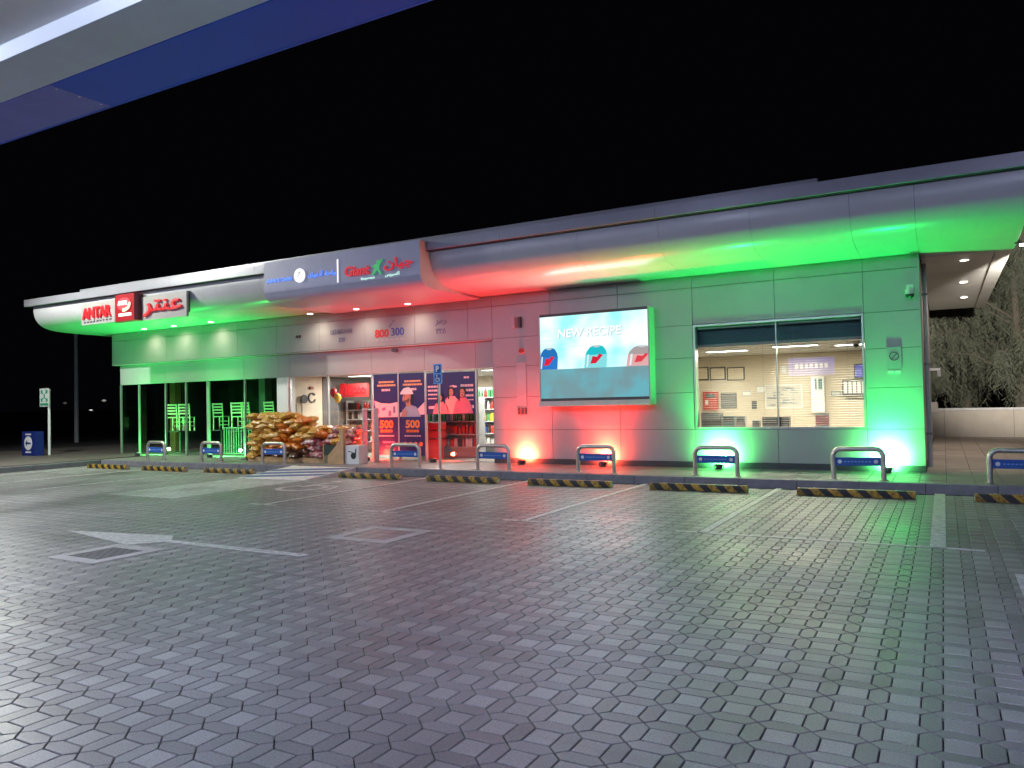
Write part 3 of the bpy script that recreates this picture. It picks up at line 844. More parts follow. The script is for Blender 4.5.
for k in range(6): pm.box(-13.3 + k * .165, -13.3 + k * .165 + .11, D - .008, D - .001, 3.355, 3.385)
pm.build('small_print', m_lgrey, ws)
wall_sign('arabic_lettering', 'small grey Arabic station lettering at the right of the wall band', [('\uFEAE\uFEE3\uFEAE', -11.35, -10.98, 3.63, 3.78, m_bgrey, .008), ('\u0663\u0663\u0668', -11.32, -11.02, 3.42, 3.56, m_bgrey, .008)], -11.15)

# ================================================================== ADVERT SCREEN
FY = 15.93
A0, A1 = at(540, 318, FY), at(648, 404, FY)
sx0, sx1, sz0, sz1 = -8.15, -5.53, 1.54, 3.58
SCR = thing('advert_screen', 'bright outdoor advert screen showing NEW RECIPE and three cans', 'screen', ((sx0 + sx1) / 2, FY, sz0))
m_frame = M('screen_frame', (.5, .5, .5), .4)
MB().box(sx0 - .03, sx1 + .03, FY + .02, D - .002, sz0 - .02, sz1 + .06).build('cabinet', m_frame, SCR)
MB().box(sx0 - .03, sx0, FY - .012, FY + .0199, sz0 - .02, sz1 + .06).build('bezel', m_frame, SCR)
MB().box(sx1, sx1 + .03, FY - .012, FY + .0199, sz0 - .02, sz1 + .06).build('bezel', m_frame, SCR)
MB().box(sx0, sx1, FY - .012, FY + .0199, sz1, sz1 + .06).build('bezel', m_dgrey, SCR)
MB().prism_x([(FY + .0199, sz0 + .09), (FY - .01, sz0 + .09), (FY - .11, sz0 - .03), (FY + .0199, sz0 - .03)], sx0 - .03, sx1 + .03).build('bottom_tray', m_frame, SCR)
MB().box(sx0, sx1, FY - .004, FY + .0199, sz0 + .091, sz0 + .15).build('lower_bezel', m_dgrey, SCR)
EM = {}
def E(name, rgb, st):
    m = bpy.data.materials.new(name); m.use_nodes = True
    nt = m.node_tree; nt.nodes.remove(nt.nodes['Principled BSDF'])
    e = nt.nodes.new('ShaderNodeEmission'); e.inputs[0].default_value = (*rgb, 1); e.inputs[1].default_value = st
    nt.links.new(e.outputs[0], nt.nodes['Material Output'].inputs[0]); return m
def E2(name, c0, c1, st, scale):
    m = E(name, c0, st); nt = m.node_tree; N, L = nt.nodes.new, nt.links.new
    tc = N('ShaderNodeTexCoord'); n = N('ShaderNodeTexNoise'); n.inputs['Scale'].default_value = scale; n.inputs['Detail'].default_value = 2
    L(tc.outputs['Object'], n.inputs['Vector'])
    r = N('ShaderNodeMapRange'); r.inputs['From Min'].default_value = .42; r.inputs['From Max'].default_value = .62; L(n.outputs['Fac'], r.inputs['Value'])
    mx = N('ShaderNodeMix'); mx.data_type = 'RGBA'; mx.inputs[6].default_value = (*c0, 1); mx.inputs[7].default_value = (*c1, 1)
    L(r.outputs[0], mx.inputs[0])
    em_ = [q for q in nt.nodes if q.type == 'EMISSION'][0]; L(mx.outputs[2], em_.inputs[0]); return m
zb = 2.36
MB().box(sx0 + .002, sx1 - .002, FY + .004, FY + .0195, zb, sz1 - .002).build('picture_sky', E2('screen_white', (.86, 1, 1), (.33, .88, .92), 1.2, 1.1), SCR)
MB().box(sx0 + .002, sx1 - .002, FY + .004, FY + .0195, sz0 + .151, zb - .002).build('picture_ledge', E2('screen_teal', (.20, .36, .40), (.16, .48, .56), .95, 1.6), SCR)
text_y('NEW RECIPE', -7.68, -6.14, 3.06, 3.26, FY + .003, E('screen_letter', (.62, .80, .84), .8), SCR, .004, bold=.02, shear=.12)
text_y('NEW RECIPE', -7.70, -6.16, 3.075, 3.275, FY + -.002, E('screen_letter_face', (.93, .99, 1), 1.15), SCR, .003, bold=.02, shear=.12)
MB().box(sx0 + .01, -7.66, FY - .001, FY + .0035, 3.02, 3.035).build('picture_line', E('screen_line', (.62, .85, .88), 1), SCR)
MB().box(-7.6, -7.05, FY - .001, FY + .0035, 2.86, 2.875).build('picture_line', E('screen_line2', (.7, .85, .86), 1), SCR)
def can(cx, w, h, c_top, c_body, c_mark, cut=None):
    prof = [(-w, 0), (w, 0), (w * .98, h * .55), (w * .86, h * .75), (w * .6, h * .93), (w * .25, h), (-w * .25, h), (-w * .6, h * .93), (-w * .86, h * .75), (-w * .98, h * .55)]
    def cl(p): return [(min(max(cx + x + (.18 * z / h * w), sx0 + .004), sx1 - .004), zb + z) for x, z in p]
    c = MB().prism_y(cl(prof), FY - .0005, FY + .0035).build('picture_can', E('can', c_body, 1.0), SCR)
    top = [(w * .96, h * .58), (w * .86, h * .75), (w * .6, h * .93), (w * .25, h), (-w * .25, h), (-w * .6, h * .93), (-w * .86, h * .75), (-w * .96, h * .58)]
    MB().prism_y(cl(top), FY - .0035, FY - .0007).build('can_shoulder', E('can_top', c_top, 1.0), SCR)
    MB().prism_y(cl([(.30 * w * math.cos(q * PI / 6), h * .955 + .05 * h * math.sin(q * PI / 6)) for q in range(12)]), FY - .0065, FY - .0037).build('can_lid', E('can_lid', (.55, .62, .65), 1.0), SCR)
    MB().prism_y(cl([(-w * .8, h * .05), (-w * .66, h * .05), (-w * .62, h * .6), (-w * .76, h * .6)]), FY - .0065, FY - .0037).build('can_shine', E('can_shine', (.75, .9, .95), 1.0), SCR)
    mk = [(-w * .45, h * .18), (w * .05, h * .2), (w * .62, h * .55), (w * .3, h * .62), (w * .1, h * .48), (-w * .3, h * .52)]
    MB().prism_y(cl(mk), FY - .0065, FY - .0037).build('can_mark', E('can_mark', c_mark, 1.0), SCR)
can(-7.96, .24, .50, (.02, .18, .50), (.03, .20, .62), (.78, .02, .05))
can(-6.78, .27, .50, (.02, .55, .62), (.25, .75, .78), (.70, .02, .05))
can(-5.72, .32, .44, (.42, .36, .36), (.78, .42, .42), (.75, .06, .08))
d_ = area('lamp', ((sx0 + sx1) / 2, FY - .03, 2.7), 2.5, 1.6, 55, (.8, 1, 1), SCR, 170, (PI / 2, 0, 0))
d_.rotation_euler = (-PI / 2, PI, 0)

# ================================================================== HOOP BARRIERS AND WHEEL STOPS
HO = thing('hoop_barrier', '', 'barrier', (0, 0, 0), 'low steel hoop barriers along the kerb')
hw, hh, rr_ = .40, .53, .043
pth = [(-hw, 0, .004)] + [(-hw, 0, hh - .13)] + [(-hw + .13 - .13 * math.cos(a), 0, hh - .13 + .13 * math.sin(a)) for a in [PI / 2 * k / 6 for k in range(1, 7)]]
pth += [(-x, y, z) for x, y, z in reversed(pth)]
MB().tube(pth, rr_, 14).build('hoop', m_steel, HO, smooth=True, local=True)
for s in (-1, 1):
    MB().cyl(s * hw, 0, 0, .012, .075, 18).build('foot_flange', m_steel, HO, local=True)
pl = MB().box(-hw + .035, hw - .035, -.012, .012, .24, .385).build('sign_plate', m_blueplate, HO, local=True, bevel=.003)
MB().disc_y(-.29, -.0165, -.0135, .312, .035, k=16).build('white_dot', m_white, pl, local=True)
MB().disc_y(.29, -.0165, -.0135, .312, .035, k=16).build('white_dot', m_white, pl, local=True)
pb = MB()
for k in range(8): pb.box(-.22 + k * .056, -.22 + k * .056 + .038, -.0155, -.0135, .300, .322)
pb.build('print_line', M('pale_blue_print', (.18, .34, .62), .5), pl, local=True)
hoops = [(-20.17, 'leftmost hoop barrier, before the dark cafe corner glass'), (-17.79, 'second hoop barrier from the left, before the cafe partition'), (-15.38, 'hoop barrier standing before the stack of orange bags'),
         (-11.1, 'hoop barrier standing before the tall navy posters'), (-8.69, 'hoop barrier beside the blue disabled parking sign, at the end of the shop glass'), (-6.25, 'hoop barrier below the bright advert screen'),
         (-3.79, 'hoop barrier in the green glare below the left part of the office window'), (-1.33, 'hoop barrier in green glare near the building corner'), (1.01, 'hoop barrier cut by the right edge of the picture')]
for k, (x, lb) in enumerate(hoops):
    o = HO if k == 0 else copy_tree(HO)
    o.location = (x, KY + .34 + random.uniform(-.02, .02), WZ); o.rotation_euler = (random.uniform(-.03, .03), random.uniform(-.015, .015), random.uniform(-.05, .05)); o['label'] = lb
WS = thing('wheel_stop', '', 'wheel stop', (0, 0, 0), 'black and yellow wheel stops in the bays')
MB().prism_x([(-.075, .004), (.075, .004), (.07, .07), (.05, .118), (-.05, .118), (-.07, .07)], -.86, .86).build('body', m_stripe, WS, local=True, bevel=.008)
for s in (-.6, .6): MB().cyl(s, 0, .1185, .124, .022, 12).build('bolt_cap', m_steel, WS, local=True)
for s in (-.861, .861): MB().box(s - .002, s + .002, -.045, .045, .02, .09).build('reflector', m_cream, WS, local=True)
stops = [(-20.58, 'wheel stop at the far left, before the cafe corner'), (-18.12, 'second wheel stop from the left, before the cafe glass'), (-15.66, 'wheel stop just left of the striped ramp'),
         (-11.16, 'wheel stop just right of the striped ramp, before the posters'), (-8.7, 'wheel stop before the right end of the shop glass'), (-6.27, 'wheel stop in front of the advert screen hoop'),
         (-3.8, 'wheel stop below the left part of the office window'), (-1.28, 'wheel stop in green light near the building corner'), (1.22, 'wheel stop cut by the right edge of the picture')]
for k, (x, lb) in enumerate(stops):
    o = WS if k == 0 else copy_tree(WS)
    o.location = (x, 13.36 + random.uniform(-.02, .02), 0); o.rotation_euler = (0, 0, random.uniform(-.012, .012)); o['label'] = lb

# ================================================================== DISABLED PARKING SIGN
t = thing('parking_sign', 'blue disabled parking sign with P and wheelchair on a thin steel post', 'sign', (-9.98, 14.42, WZ))
MB().cyl(0, 0, 0, 2.36, .03, 14).build('post', m_steel, t, smooth=True, local=True)
MB().cyl(0, 0, 0, .012, .08, 16).build('foot_flange', m_steel, t, local=True)
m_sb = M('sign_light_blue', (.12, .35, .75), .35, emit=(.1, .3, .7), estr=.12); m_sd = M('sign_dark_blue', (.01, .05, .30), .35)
MB().box(-.115, .115, -.042, -.032, 1.93, 2.38).build('plate', m_sb, t, local=True, bevel=.003)
MB().box(-.085, .085, -.0455, -.0425, 2.17, 2.355).build('panel_field', m_sd, t, local=True)
MB().box(-.085, .085, -.0455, -.0425, 1.955, 2.14).build('panel_field', m_sd, t, local=True)
w_ = t['_w']
text_y('P', w_[0] - .045, w_[0] + .045, w_[2] + 2.195, w_[2] + 2.335, w_[1] - .046, m_white, t, .003, bold=.03)
wc = MB()
for k in range(12):
    a0, a1 = PI * .8 + 1.5 * PI * k / 12, PI * .8 + 1.5 * PI * (k + 1) / 12
    wc.prism_y([(-.01 + r * math.cos(a), 2.02 + r * math.sin(a)) for r, a in ((.05, a0), (.036, a0), (.036, a1), (.05, a1))], -.049, -.046)
wc.box(-.03, -.012, -.049, -.046, 2.03, 2.10); wc.box(-.0119, .04, -.049, -.046, 2.045, 2.06); wc.box(.041, .055, -.049, -.046, 1.975, 2.06); wc.disc_y(-.021, -.049, -.046, 2.115, .016, k=10)
wc.build('wheelchair_symbol', m_white, t, local=True)

# ================================================================== POSTERS ON THE GLASS
PY = GY - .012
def poster(name, label, x0, x1, z0, z1):
    t = thing(name, label, 'poster', ((x0 + x1) / 2, PY, z0))
    MB().box(x0, x1, PY, PY + .004, z0, z1).build('sheet', m_navy, t)
    return t
def bars(t, rows_, mat, y=PY - .001):
    mb = MB()
    for x0, x1, z, h in rows_:
        x = x0
        while x < x1 - .01:
            w = min(random.uniform(.05, .13), x1 - x); mb.box(x, x + w - .012, y - .002, y, z, z + h); x += w
    return mb.build('print_lines', mat, t)
p1 = poster('window_poster', 'tall navy poster with orange 500, left of the pair', -13.55, -12.72, .28, 2.46)
p2 = poster('window_poster', 'tall navy poster with a man in a white cap, right of the pair', -12.68, -11.84, .28, 2.46)
for t, xa in ((p1, -13.55), (p2, -12.68)):
    bars(t, [(xa + .18, xa + .72, 2.22, .05), (xa + .13, xa + .76, 2.13, .05)], M('gold_print', (.75, .42, .18), .4))
    bars(t, [(xa + .28, xa + .58, 2.0, .06)], m_pinkw)
    text_y('500', xa + .2, xa + .66, 1.0, 1.22, PY - .001, m_orange, t, .004, bold=.04)
    bars(t, [(xa + .22, xa + .64, .89, .07)], m_orange)
    bars(t, [(xa + .16, xa + .70, .78, .03)], m_pinkw)
bars(p1, [(-13.25, -12.85, .60, .05), (-13.15, -12.85, .50, .03), (-13.2, -12.85, .38, .04)], M('pink_print', (.7, .2, .4), .4))
mb = MB().prism_y([(-13.53, 1.75), (-13.3, 1.68), (-13.0, 1.66), (-12.74, 1.70), (-12.74, 1.30), (-13.45, 1.30)], PY - .004, PY - .001); mb.build('pale_patch', m_pinkw, p1)
mb = MB()
for (x, z, w, h) in ((-13.42, 1.45, .12, .14), (-13.2, 1.52, .14, .1), (-13.0, 1.4, .1, .16), (-12.85, 1.5, .08, .2)): mb.prism_y([(x - w / 2, z - h / 2), (x + w / 2, z - h / 2 + .02), (x + w / 2.4, z + h / 2), (x - w / 2.2, z + h / 2 - .02)], PY - .007, PY - .0045)
mb.build('printed_goods', M('print_dull', (.22, .15, .3), .4), p1)
MB().prism_y([(-12.66, 1.42), (-12.3, 1.38), (-12.06, 1.52), (-11.86, 1.68), (-11.86, 1.36), (-12.66, 1.30)], PY - .004, PY - .001).build('pale_patch', m_pinkw, p2)
MB().prism_y([(-12.62, 1.30), (-12.6, 1.44), (-12.48, 1.56), (-12.42, 1.62), (-12.30, 1.62), (-12.12, 1.56), (-12.04, 1.45), (-11.98, 1.30)], PY - .007, PY - .0045).build('printed_shirt', M('print_shirt', (.35, .36, .45), .4), p2)
MB().prism_y([(-12.44, 1.56), (-12.47, 1.70), (-12.56, 1.72), (-12.57, 1.77), (-12.54, 1.88), (-12.50, 1.95), (-12.3, 1.95), (-12.27, 1.82), (-12.31, 1.70), (-12.29, 1.58)], PY - .0095, PY - .0075).build('printed_face', m_skin, p2)
MB().prism_y([(-12.29, 1.60), (-12.32, 1.72), (-12.28, 1.9), (-12.22, 1.9), (-12.2, 1.72)], PY - .0095, PY - .0075).build('printed_hair', m_black, p2)
MB().prism_y([(-12.64, 1.90), (-12.62, 1.96), (-12.52, 2.06), (-12.36, 2.09), (-12.26, 2.03), (-12.2, 1.90)], PY - .0125, PY - .010).build('printed_cap', m_white, p2)
MB().prism_y([(-12.62, 1.3), (-12.56, 1.5), (-12.46, 1.52), (-12.44, 1.34)], PY - .0125, PY - .010).build('printed_hand', m_skin, p2)
mb = MB()
for k in range(4): mb.disc_y(-12.5 + k * .17, PY - .004, PY - .001, .58, .06, k=12)
mb.build('printed_icons', m_orange, p2)
mb = MB(); mb.disc_y(-12.50, PY - .0115, PY - .0097, 1.84, .014, k=8); mb.box(-12.53, -12.47, PY - .0115, PY - .0097, 1.875, 1.885); mb.build('printed_eye', m_black, p2)
MB().prism_y([(-12.55, 1.74), (-12.48, 1.70), (-12.38, 1.66), (-12.33, 1.74), (-12.36, 1.80), (-12.42, 1.75)], PY - .0115, PY - .0097).build('printed_beard', M('print_beard', (.16, .07, .05), .5), p2)
p3 = poster('window_poster', 'wide navy poster with children in pink clothes hung in the shop window', -11.79, -10.27, 1.36, 2.43)
bars(p3, [(-11.74, -11.40, 2.05, .05), (-11.74, -11.36, 1.95, .05), (-11.74, -11.40, 1.85, .04), (-11.74, -11.45, 1.75, .03), (-11.72, -11.52, 1.5, .07)], m_pinkw)
bars(p3, [(-10.72, -10.33, 2.05, .06), (-10.66, -10.33, 1.93, .06), (-10.76, -10.33, 1.8, .05), (-10.6, -10.33, 1.7, .03), (-10.46, -10.32, 1.5, .08), (-10.62, -10.45, 2.26, .05)], m_pinkw)
KQ = [0]
def kid(cx, z, s):
    PY = globals()['PY'] - KQ[0] * .010; KQ[0] += 1
    MB().prism_y([(cx - .24 * s, 1.37), (cx - .17 * s, z - .10 * s), (cx - .08 * s, z - .02 * s), (cx + .08 * s, z - .02 * s), (cx + .18 * s, z - .12 * s), (cx + .25 * s, 1.37)], PY - .005, PY - .0015).build('printed_clothes', [m_pink, M('print_coral', (.8, .38, .33), .45), M('print_rose', (.62, .14, .2), .45)][KQ[0] % 3], p3)
    MB().disc_y(cx, PY - .008, PY - .0055, z + .10 * s, .085 * s, .105 * s, 18).build('printed_hair', m_black, p3)
    MB().disc_y(cx - .01, PY - .0105, PY - .0085, z + .07 * s, .062 * s, .085 * s, 16).build('printed_face', m_skin, p3)
    mb = MB(); mb.disc_y(cx - .035 * s, PY - .0125, PY - .0107, z + .085 * s, .011, k=8); mb.disc_y(cx + .02 * s, PY - .0125, PY - .0107, z + .085 * s, .011, k=8); mb.box(cx - .03 * s, cx + .015 * s, PY - .0125, PY - .0107, z + .025 * s, z + .037 * s); mb.build('printed_features', m_black, p3)
    MB().prism_y([(cx - .085 * s, z + .16 * s), (cx - .10 * s, z - .08 * s), (cx - .07 * s, z - .1 * s), (cx - .055 * s, z + .1 * s)], PY - .0125, PY - .0107).build('printed_hair', m_black, p3)
kid(-11.00, 1.84, 1.1); kid(-10.66, 1.80, 1.25); kid(-11.34, 1.70, 1.0)
MB().prism_y([(-11.05, 2.08), (-10.95, 2.10), (-10.82, 2.07), (-10.85, 2.04), (-11.05, 2.04)], PY - .005, PY - .0015).build('pale_patch', m_pinkw, p3)

# ================================================================== FRONT WALL FITTINGS
t = thing('dome_camera', 'small black dome security camera on a white bracket near the roof corner', 'camera', (-.49, D, 3.45))
MB().box(-.55, -.43, D - .03, D - .001, 3.50, 3.68).build('bracket', m_white, t, bevel=.006)
MB().tube([(-.49, D - .03, 3.6), (-.49, D - .14, 3.6), (-.49, D - .16, 3.56)], .025, 10).build('arm', m_white, t, smooth=True)
MB().cyl(-.49, D - .16, 3.48, 3.57, .085, 18).build('housing', m_white, t, smooth=True)
mb = MB(); mb.tube([(-.49, D - .16, 3.48), (-.49, D - .16, 3.44), (-.49, D - .16, 3.41), (-.49, D - .16, 3.395)], [.075, .07, .045, .005], 18); mb.build('dome', m_black, t, smooth=True)
t = thing('wall_notice', 'square grey notice plate on the green lit wall beside the office window', 'notice', (-.79, D, 2.0))
MB().box(-.92, -.67, D - .02, D - .001, 2.10, 2.52).build('plate', M('notice_grey', (.35, .36, .37), .4), t, bevel=.004)
mb = MB()
for k in range(16):
    a0, a1 = 2 * PI * k / 16, 2 * PI * (k + 1) / 16
    mb.prism_y([(-.795 + r * math.cos(a), 2.34 + r * math.sin(a)) for r, a in ((.085, a0), (.07, a0), (.07, a1), (.085, a1))], D - .024, D - .0205)
mb.prism_y([(-.85, 2.29), (-.84, 2.28), (-.74, 2.39), (-.75, 2.40)], D - .024, D - .0205)
mb.build('prohibition_ring', m_dgrey, t)
for s in (-.91, -.79): MB().box(s, s + .10, D - .02, D - .001, 2.02, 2.07).build('small_plate', m_white, t)
t = thing('wall_speaker', 'pair of small dark speakers high on the wall left of the screen', 'speaker', (-8.95, D, 3.3))
for s in (-.1, .06): MB().box(-8.95 + s, -8.95 + s + .08, D - .09, D - .001, 3.42, 3.68).build('cabinet', m_dgrey if s > 0 else m_lgrey, t, bevel=.008)
t = thing('fire_bell', 'small red fire alarm sounder on the wall left of the screen', 'alarm', (-8.82, D, 2.8))
MB().box(-8.89, -8.75, D - .012, D - .001, 2.80, 2.92).build('base', m_white, t); MB().disc_y(-8.82, D - .07, D - .0125, 2.86, .06, k=18).build('dome', m_redbox, t)
t = thing('wall_duct', 'narrow grey service panel with meters on the wall left of the screen', 'service panel', (-8.85, D, 1.35))
MB().box(-8.98, -8.72, D - .018, D - .001, 1.52, 2.58).build('cover', M('duct_grey', (.42, .42, .44), .4), t, bevel=.003)
mb = MB()
for k in range(3): mb.box(-8.96 + k * .09, -8.96 + k * .09 + .06, D - .03, D - .001, 1.33, 1.48)
mb.build('switches', m_dgrey, t)
t = thing('exit_arrow_lamp', 'tiny dark wall lamp above the pier between cafe and shop', 'wall lamp', (-16.1, D, 3.6))
MB().box(-16.18, -16.02, D - .05, D - .001, 3.60, 3.68).build('body', m_dgrey, t, bevel=.008); MB().tube([(-16.1, D - .05, 3.64), (-16.1, D - .13, 3.62)], .018, 8).build('spout', m_dgrey, t)

# ================================================================== GOODS IN FRONT OF THE SHOP
def bag_mesh(seed, L_, W2, H_):
    """a filled pillow packet: flat crimped ends, creased faces"""
    r = random.Random(seed); nu, nv = 14, 10; v, f = [], []
    ph = [r.uniform(0, 6) for _ in range(8)]
    for side in (1, -1):
        for a in range(nu + 1):
            for b in range(nv + 1):
                u, w = -1 + 2 * a / nu, -1 + 2 * b / nv
                full = max(0, 1 - abs(u) ** 3.2) ** .55 * max(0, 1 - abs(w) ** 4) ** .5
                cr = 1 + .16 * math.sin(7 * u + ph[0] + 3 * w) + .12 * math.sin(11 * w + 5 * u + ph[1]) + .10 * math.sin(17 * u * w + ph[2])
                pinch = 1 - .10 * full + .03 * math.sin(9 * w + ph[3]) * abs(u) ** 6
                v.append((u * L_ * pinch, w * W2 * (1 - .06 * abs(u) ** 2 + .03 * math.sin(8 * u + ph[4])), side * H_ * full * cr + .012 * math.sin(5 * u + ph[5]) * abs(u) ** 4))
    n = (nu + 1) * (nv + 1)
    for k in range(2):
        for a in range(nu):
            for b in range(nv):
                q = k * n + a * (nv + 1) + b
                t_ = (q, q + nv + 1, q + nv + 2, q + 1)
                f.append(t_ if k == 0 else t_[::-1])
    me_ = bpy.data.meshes.new('bag'); me_.from_pydata(v, [], f); me_.shade_smooth(); return me_
def netmat(name, c1, c2, sc=22):
    m = M(name, c1, .32, var=0, bump=.006, bscale=30); nt = m.node_tree; N, L = nt.nodes.new, nt.links.new
    tc = N('ShaderNodeTexCoord'); n = N('ShaderNodeTexVoronoi'); n.inputs['Scale'].default_value = sc; L(tc.outputs['Object'], n.inputs['Vector'])
    mx = N('ShaderNodeMix'); mx.data_type = 'RGBA'; mx.inputs[6].default_value = (*c1, 1); mx.inputs[7].default_value = (*c2, 1)
    r = N('ShaderNodeMapRange'); r.inputs['From Min'].default_value = .1; r.inputs['From Max'].default_value = .6; L(n.outputs['Distance'], r.inputs['Value']); L(r.outputs[0], mx.inputs[0])
    L(mx.outputs[2], nt.nodes['Principled BSDF'].inputs['Base Color']); return m
m_bo = netmat('orange_net', (.95, .32, .03), (.5, .12, .01), 30); m_by = netmat('amber_net', (.95, .55, .12), (.42, .2, .03), 30); m_bw = netmat('printed_sack', (.75, .68, .62), (.35, .06, .08), 9); m_bb = netmat('brown_sack', (.28, .12, .05), (.08, .04, .03), 14)
kinds = [('orange', m_bo, [bag_mesh(s, .23, .155, .085) for s in (1, 2, 3, 31)], 'orange net bag of firewood in the stack before the shop'),
         ('amber', m_by, [bag_mesh(s, .23, .155, .085) for s in (4, 5, 6, 32)], 'amber net bag of firewood at the left of the stack'),
         ('printed', m_bw, [bag_mesh(s, .23, .155, .085) for s in (7, 8, 33)], 'pale printed charcoal sack at the right of the stack'),
         ('brown', m_bb, [bag_mesh(s, .23, .155, .085) for s in (9, 10)], 'brown sack low in the stack of bags')]
for k_, mt, mes, lb in kinds:
    for me_ in mes: me_.materials.append(mt)
def bag(kind, x, y, z):
    _, mt, mes, lb = kinds[kind]
    o = bpy.data.objects.new('firewood_bag' if kind < 2 else 'charcoal_sack', random.choice(mes)); COL.objects.link(o)
    o.location = (x, y, z); o.rotation_euler = (random.uniform(-.22, .42), random.uniform(-.22, .22), random.choice((0, 0, PI / 2, PI)) + random.uniform(-.3, .3)); s = random.uniform(.92, 1.12); o.scale = (s, s, s)
    tag(o, lb, 'bag', ['orange firewood bags', 'amber firewood bags', 'printed charcoal sacks', 'brown sacks'][kind])
gx0 = -17.0
pal = thing('pallet', 'low timber pallet under the stack of firewood bags', 'pallet', (-15.55, 15.45, WZ))
for k in range(6): MB().box(-16.95, -14.15, 15.12 + k * .125, 15.22 + k * .125, WZ + .10, WZ + .12).build('board', m_wood, pal)
for y in (15.13, 15.45, 15.75): MB().box(-16.95, -14.15, y, y + .08, WZ, WZ + .099).build('bearer', m_wood, pal)
for lay in range(9):
    z = WZ + .20 + lay * .128
    n = 7 if lay < 6 else 5
    for i in range(n):
        for row in (0, 1):
            x = -16.78 + i * .40 + (.17 if lay % 2 else 0) + random.uniform(-.09, .09)
            if x > -14.2 or (lay == 8 and i > 3): continue
            if x > -15.25 and lay <= 3: kd = 2 if x > -14.75 else (3 if lay < 2 else 0)
            elif lay < 2 and x > -16.1: kd = 3
            elif x < -16.2 or (lay >= 5 and random.random() < .6): kd = 1
            else: kd = 0 if random.random() < .8 else 1
            bag(kd, x, 15.28 + row * .34 + random.uniform(-.08, .06), z + random.uniform(-.04, .04))
# hand truck at the left of the stack
t = thing('hand_truck', 'small dark trolley at the left end of the bag stack', 'trolley', (-17.15, 15.35, WZ))
MB().tube([(-17.25, 15.4, .2), (-17.25, 15.5, .9), (-17.05, 15.5, .9), (-17.05, 15.4, .2)], .016, 8).build('frame', m_dgrey, t)
MB().box(-17.3, -17.0, 15.15, 15.4, WZ + .03, WZ + .05).build('toe_plate', m_dgrey, t)
for x in (-17.3, -17.0): MB().tube([(x - .02, 15.42, WZ + .08), (x + .02, 15.42, WZ + .08)], .08, 16).build('wheel', m_black, t)
# wooden display bin
t = thing('display_bin', 'wooden display bin with slanting side beside the bag stack', 'display bin', (-13.75, 15.4, WZ))
MB().prism_x([(15.05, WZ), (15.75, WZ), (15.75, 1.12), (15.55, 1.12), (15.05, .62)], -13.42, -13.39).build('side_panel', m_wood, t)
MB().prism_x([(15.05, WZ), (15.75, WZ), (15.75, 1.12), (15.55, 1.12), (15.05, .62)], -14.1, -14.07).build('side_panel', m_wood, t)
MB().box(-14.069, -13.421, 15.72, 15.75, WZ, 1.12).build('back_panel', m_wood, t)
MB().box(-14.069, -13.421, 15.05, 15.08, WZ, .35).build('front_panel', M('dull_olive', (.16, .14, .09), .6), t)
MB().box(-14.069, -13.421, 15.06, 15.09, .352, .62).build('front_grille', M('dark_green', (.03, .05, .035), .5), t)
MB().box(-14.069, -13.421, 15.09, 15.72, .55, .57).build('shelf', m_wood, t)
for i in range(9):
    bag([2, 1, 2][i % 3], -13.98 + (i % 3) * .24, 15.25 + (i // 3 % 3) * .15, .68 + (i // 3) * .15)
# slanted wood front wedge seen beside the bin
t = thing('wooden_wedge', 'light plywood stand with sloping left edge in front of the bin', 'display stand', (-13.55, 14.98, WZ))
MB().prism_y([(-13.85, WZ), (-13.32, WZ), (-13.32, 1.05), (-13.45, 1.05), (-13.45, .72), (-13.85, .35)], 14.95, 14.98).build('front_board', m_wood, t)
MB().box(-13.35, -13.32, 14.981, 15.04, WZ, 1.05).build('side_board', m_wood, t)
# white carton with black mark
t = thing('white_carton', 'white box with a black round mark beside the wooden stand', 'box', (-13.08, 15.2, WZ))
MB().box(-13.3, -12.86, 15.0, 15.35, WZ, .62).build('carton', m_white, t, bevel=.006)
mb = MB().disc_y(-13.03, 14.993, 14.998, .36, .085, k=16); mb.prism_y([(-12.99, .40), (-12.95, .40), (-12.93, .54), (-12.96, .54)], 14.993, 14.998); mb.prism_y([(-13.2, .46), (-13.06, .44), (-13.06, .46), (-13.2, .48)], 14.993, 14.998)
mb.build('printed_mark', m_black, t)
# red crates behind the glass glow of the door
t = thing('acrylic_rack', 'tall clear rack standing in red light left of the navy posters', 'rack', (-13.15, 15.75, WZ))
for x in (-13.34, -12.96): MB().box(x, x + .02, 15.72, 15.9, WZ, 1.55).build('side_frame', m_white, t)
for z in (.66, .95, 1.25, 1.52): MB().box(-13.319, -12.961, 15.72, 15.9, z, z + .015).build('shelf', m_white, t)

# ================================================================== SHOP INTERIOR
def ceil_light(x, y, z, sx_, sy_, label, power, col, group):
    t = thing('ceiling_light', label, 'ceiling light', (x, y, z), group)
    MB().box(-sx_ / 2 - .03, sx_ / 2 + .03, -sy_ / 2 - .03, sy_ / 2 + .03, -.02, -.001).build('housing', m_white, t, local=True)
    MB().box(-sx_ / 2, sx_ / 2, -sy_ / 2, sy_ / 2, -.026, -.0205).build('diffuser', m_tube, t, local=True)
    area('lamp', (x, y, z - .04), sx_, sy_, power, col, t)
for i, (x, y, lb) in enumerate([(-15.3, 18.3, 'left ceiling light inside the shop'), (-12.6, 18.6, 'ceiling light inside the shop above the posters'), (-10.5, 18.3, 'bright ceiling tube inside the shop by the right pane'), (-10.6, 20.6, 'rear ceiling tube inside the shop by the right pane'), (-14.3, 20.8, 'rear ceiling light inside the shop')]):
    ceil_light(x, y, 2.55, 1.3, .25, lb, 120, (1, .95, .88), 'ceiling lights inside the shop')
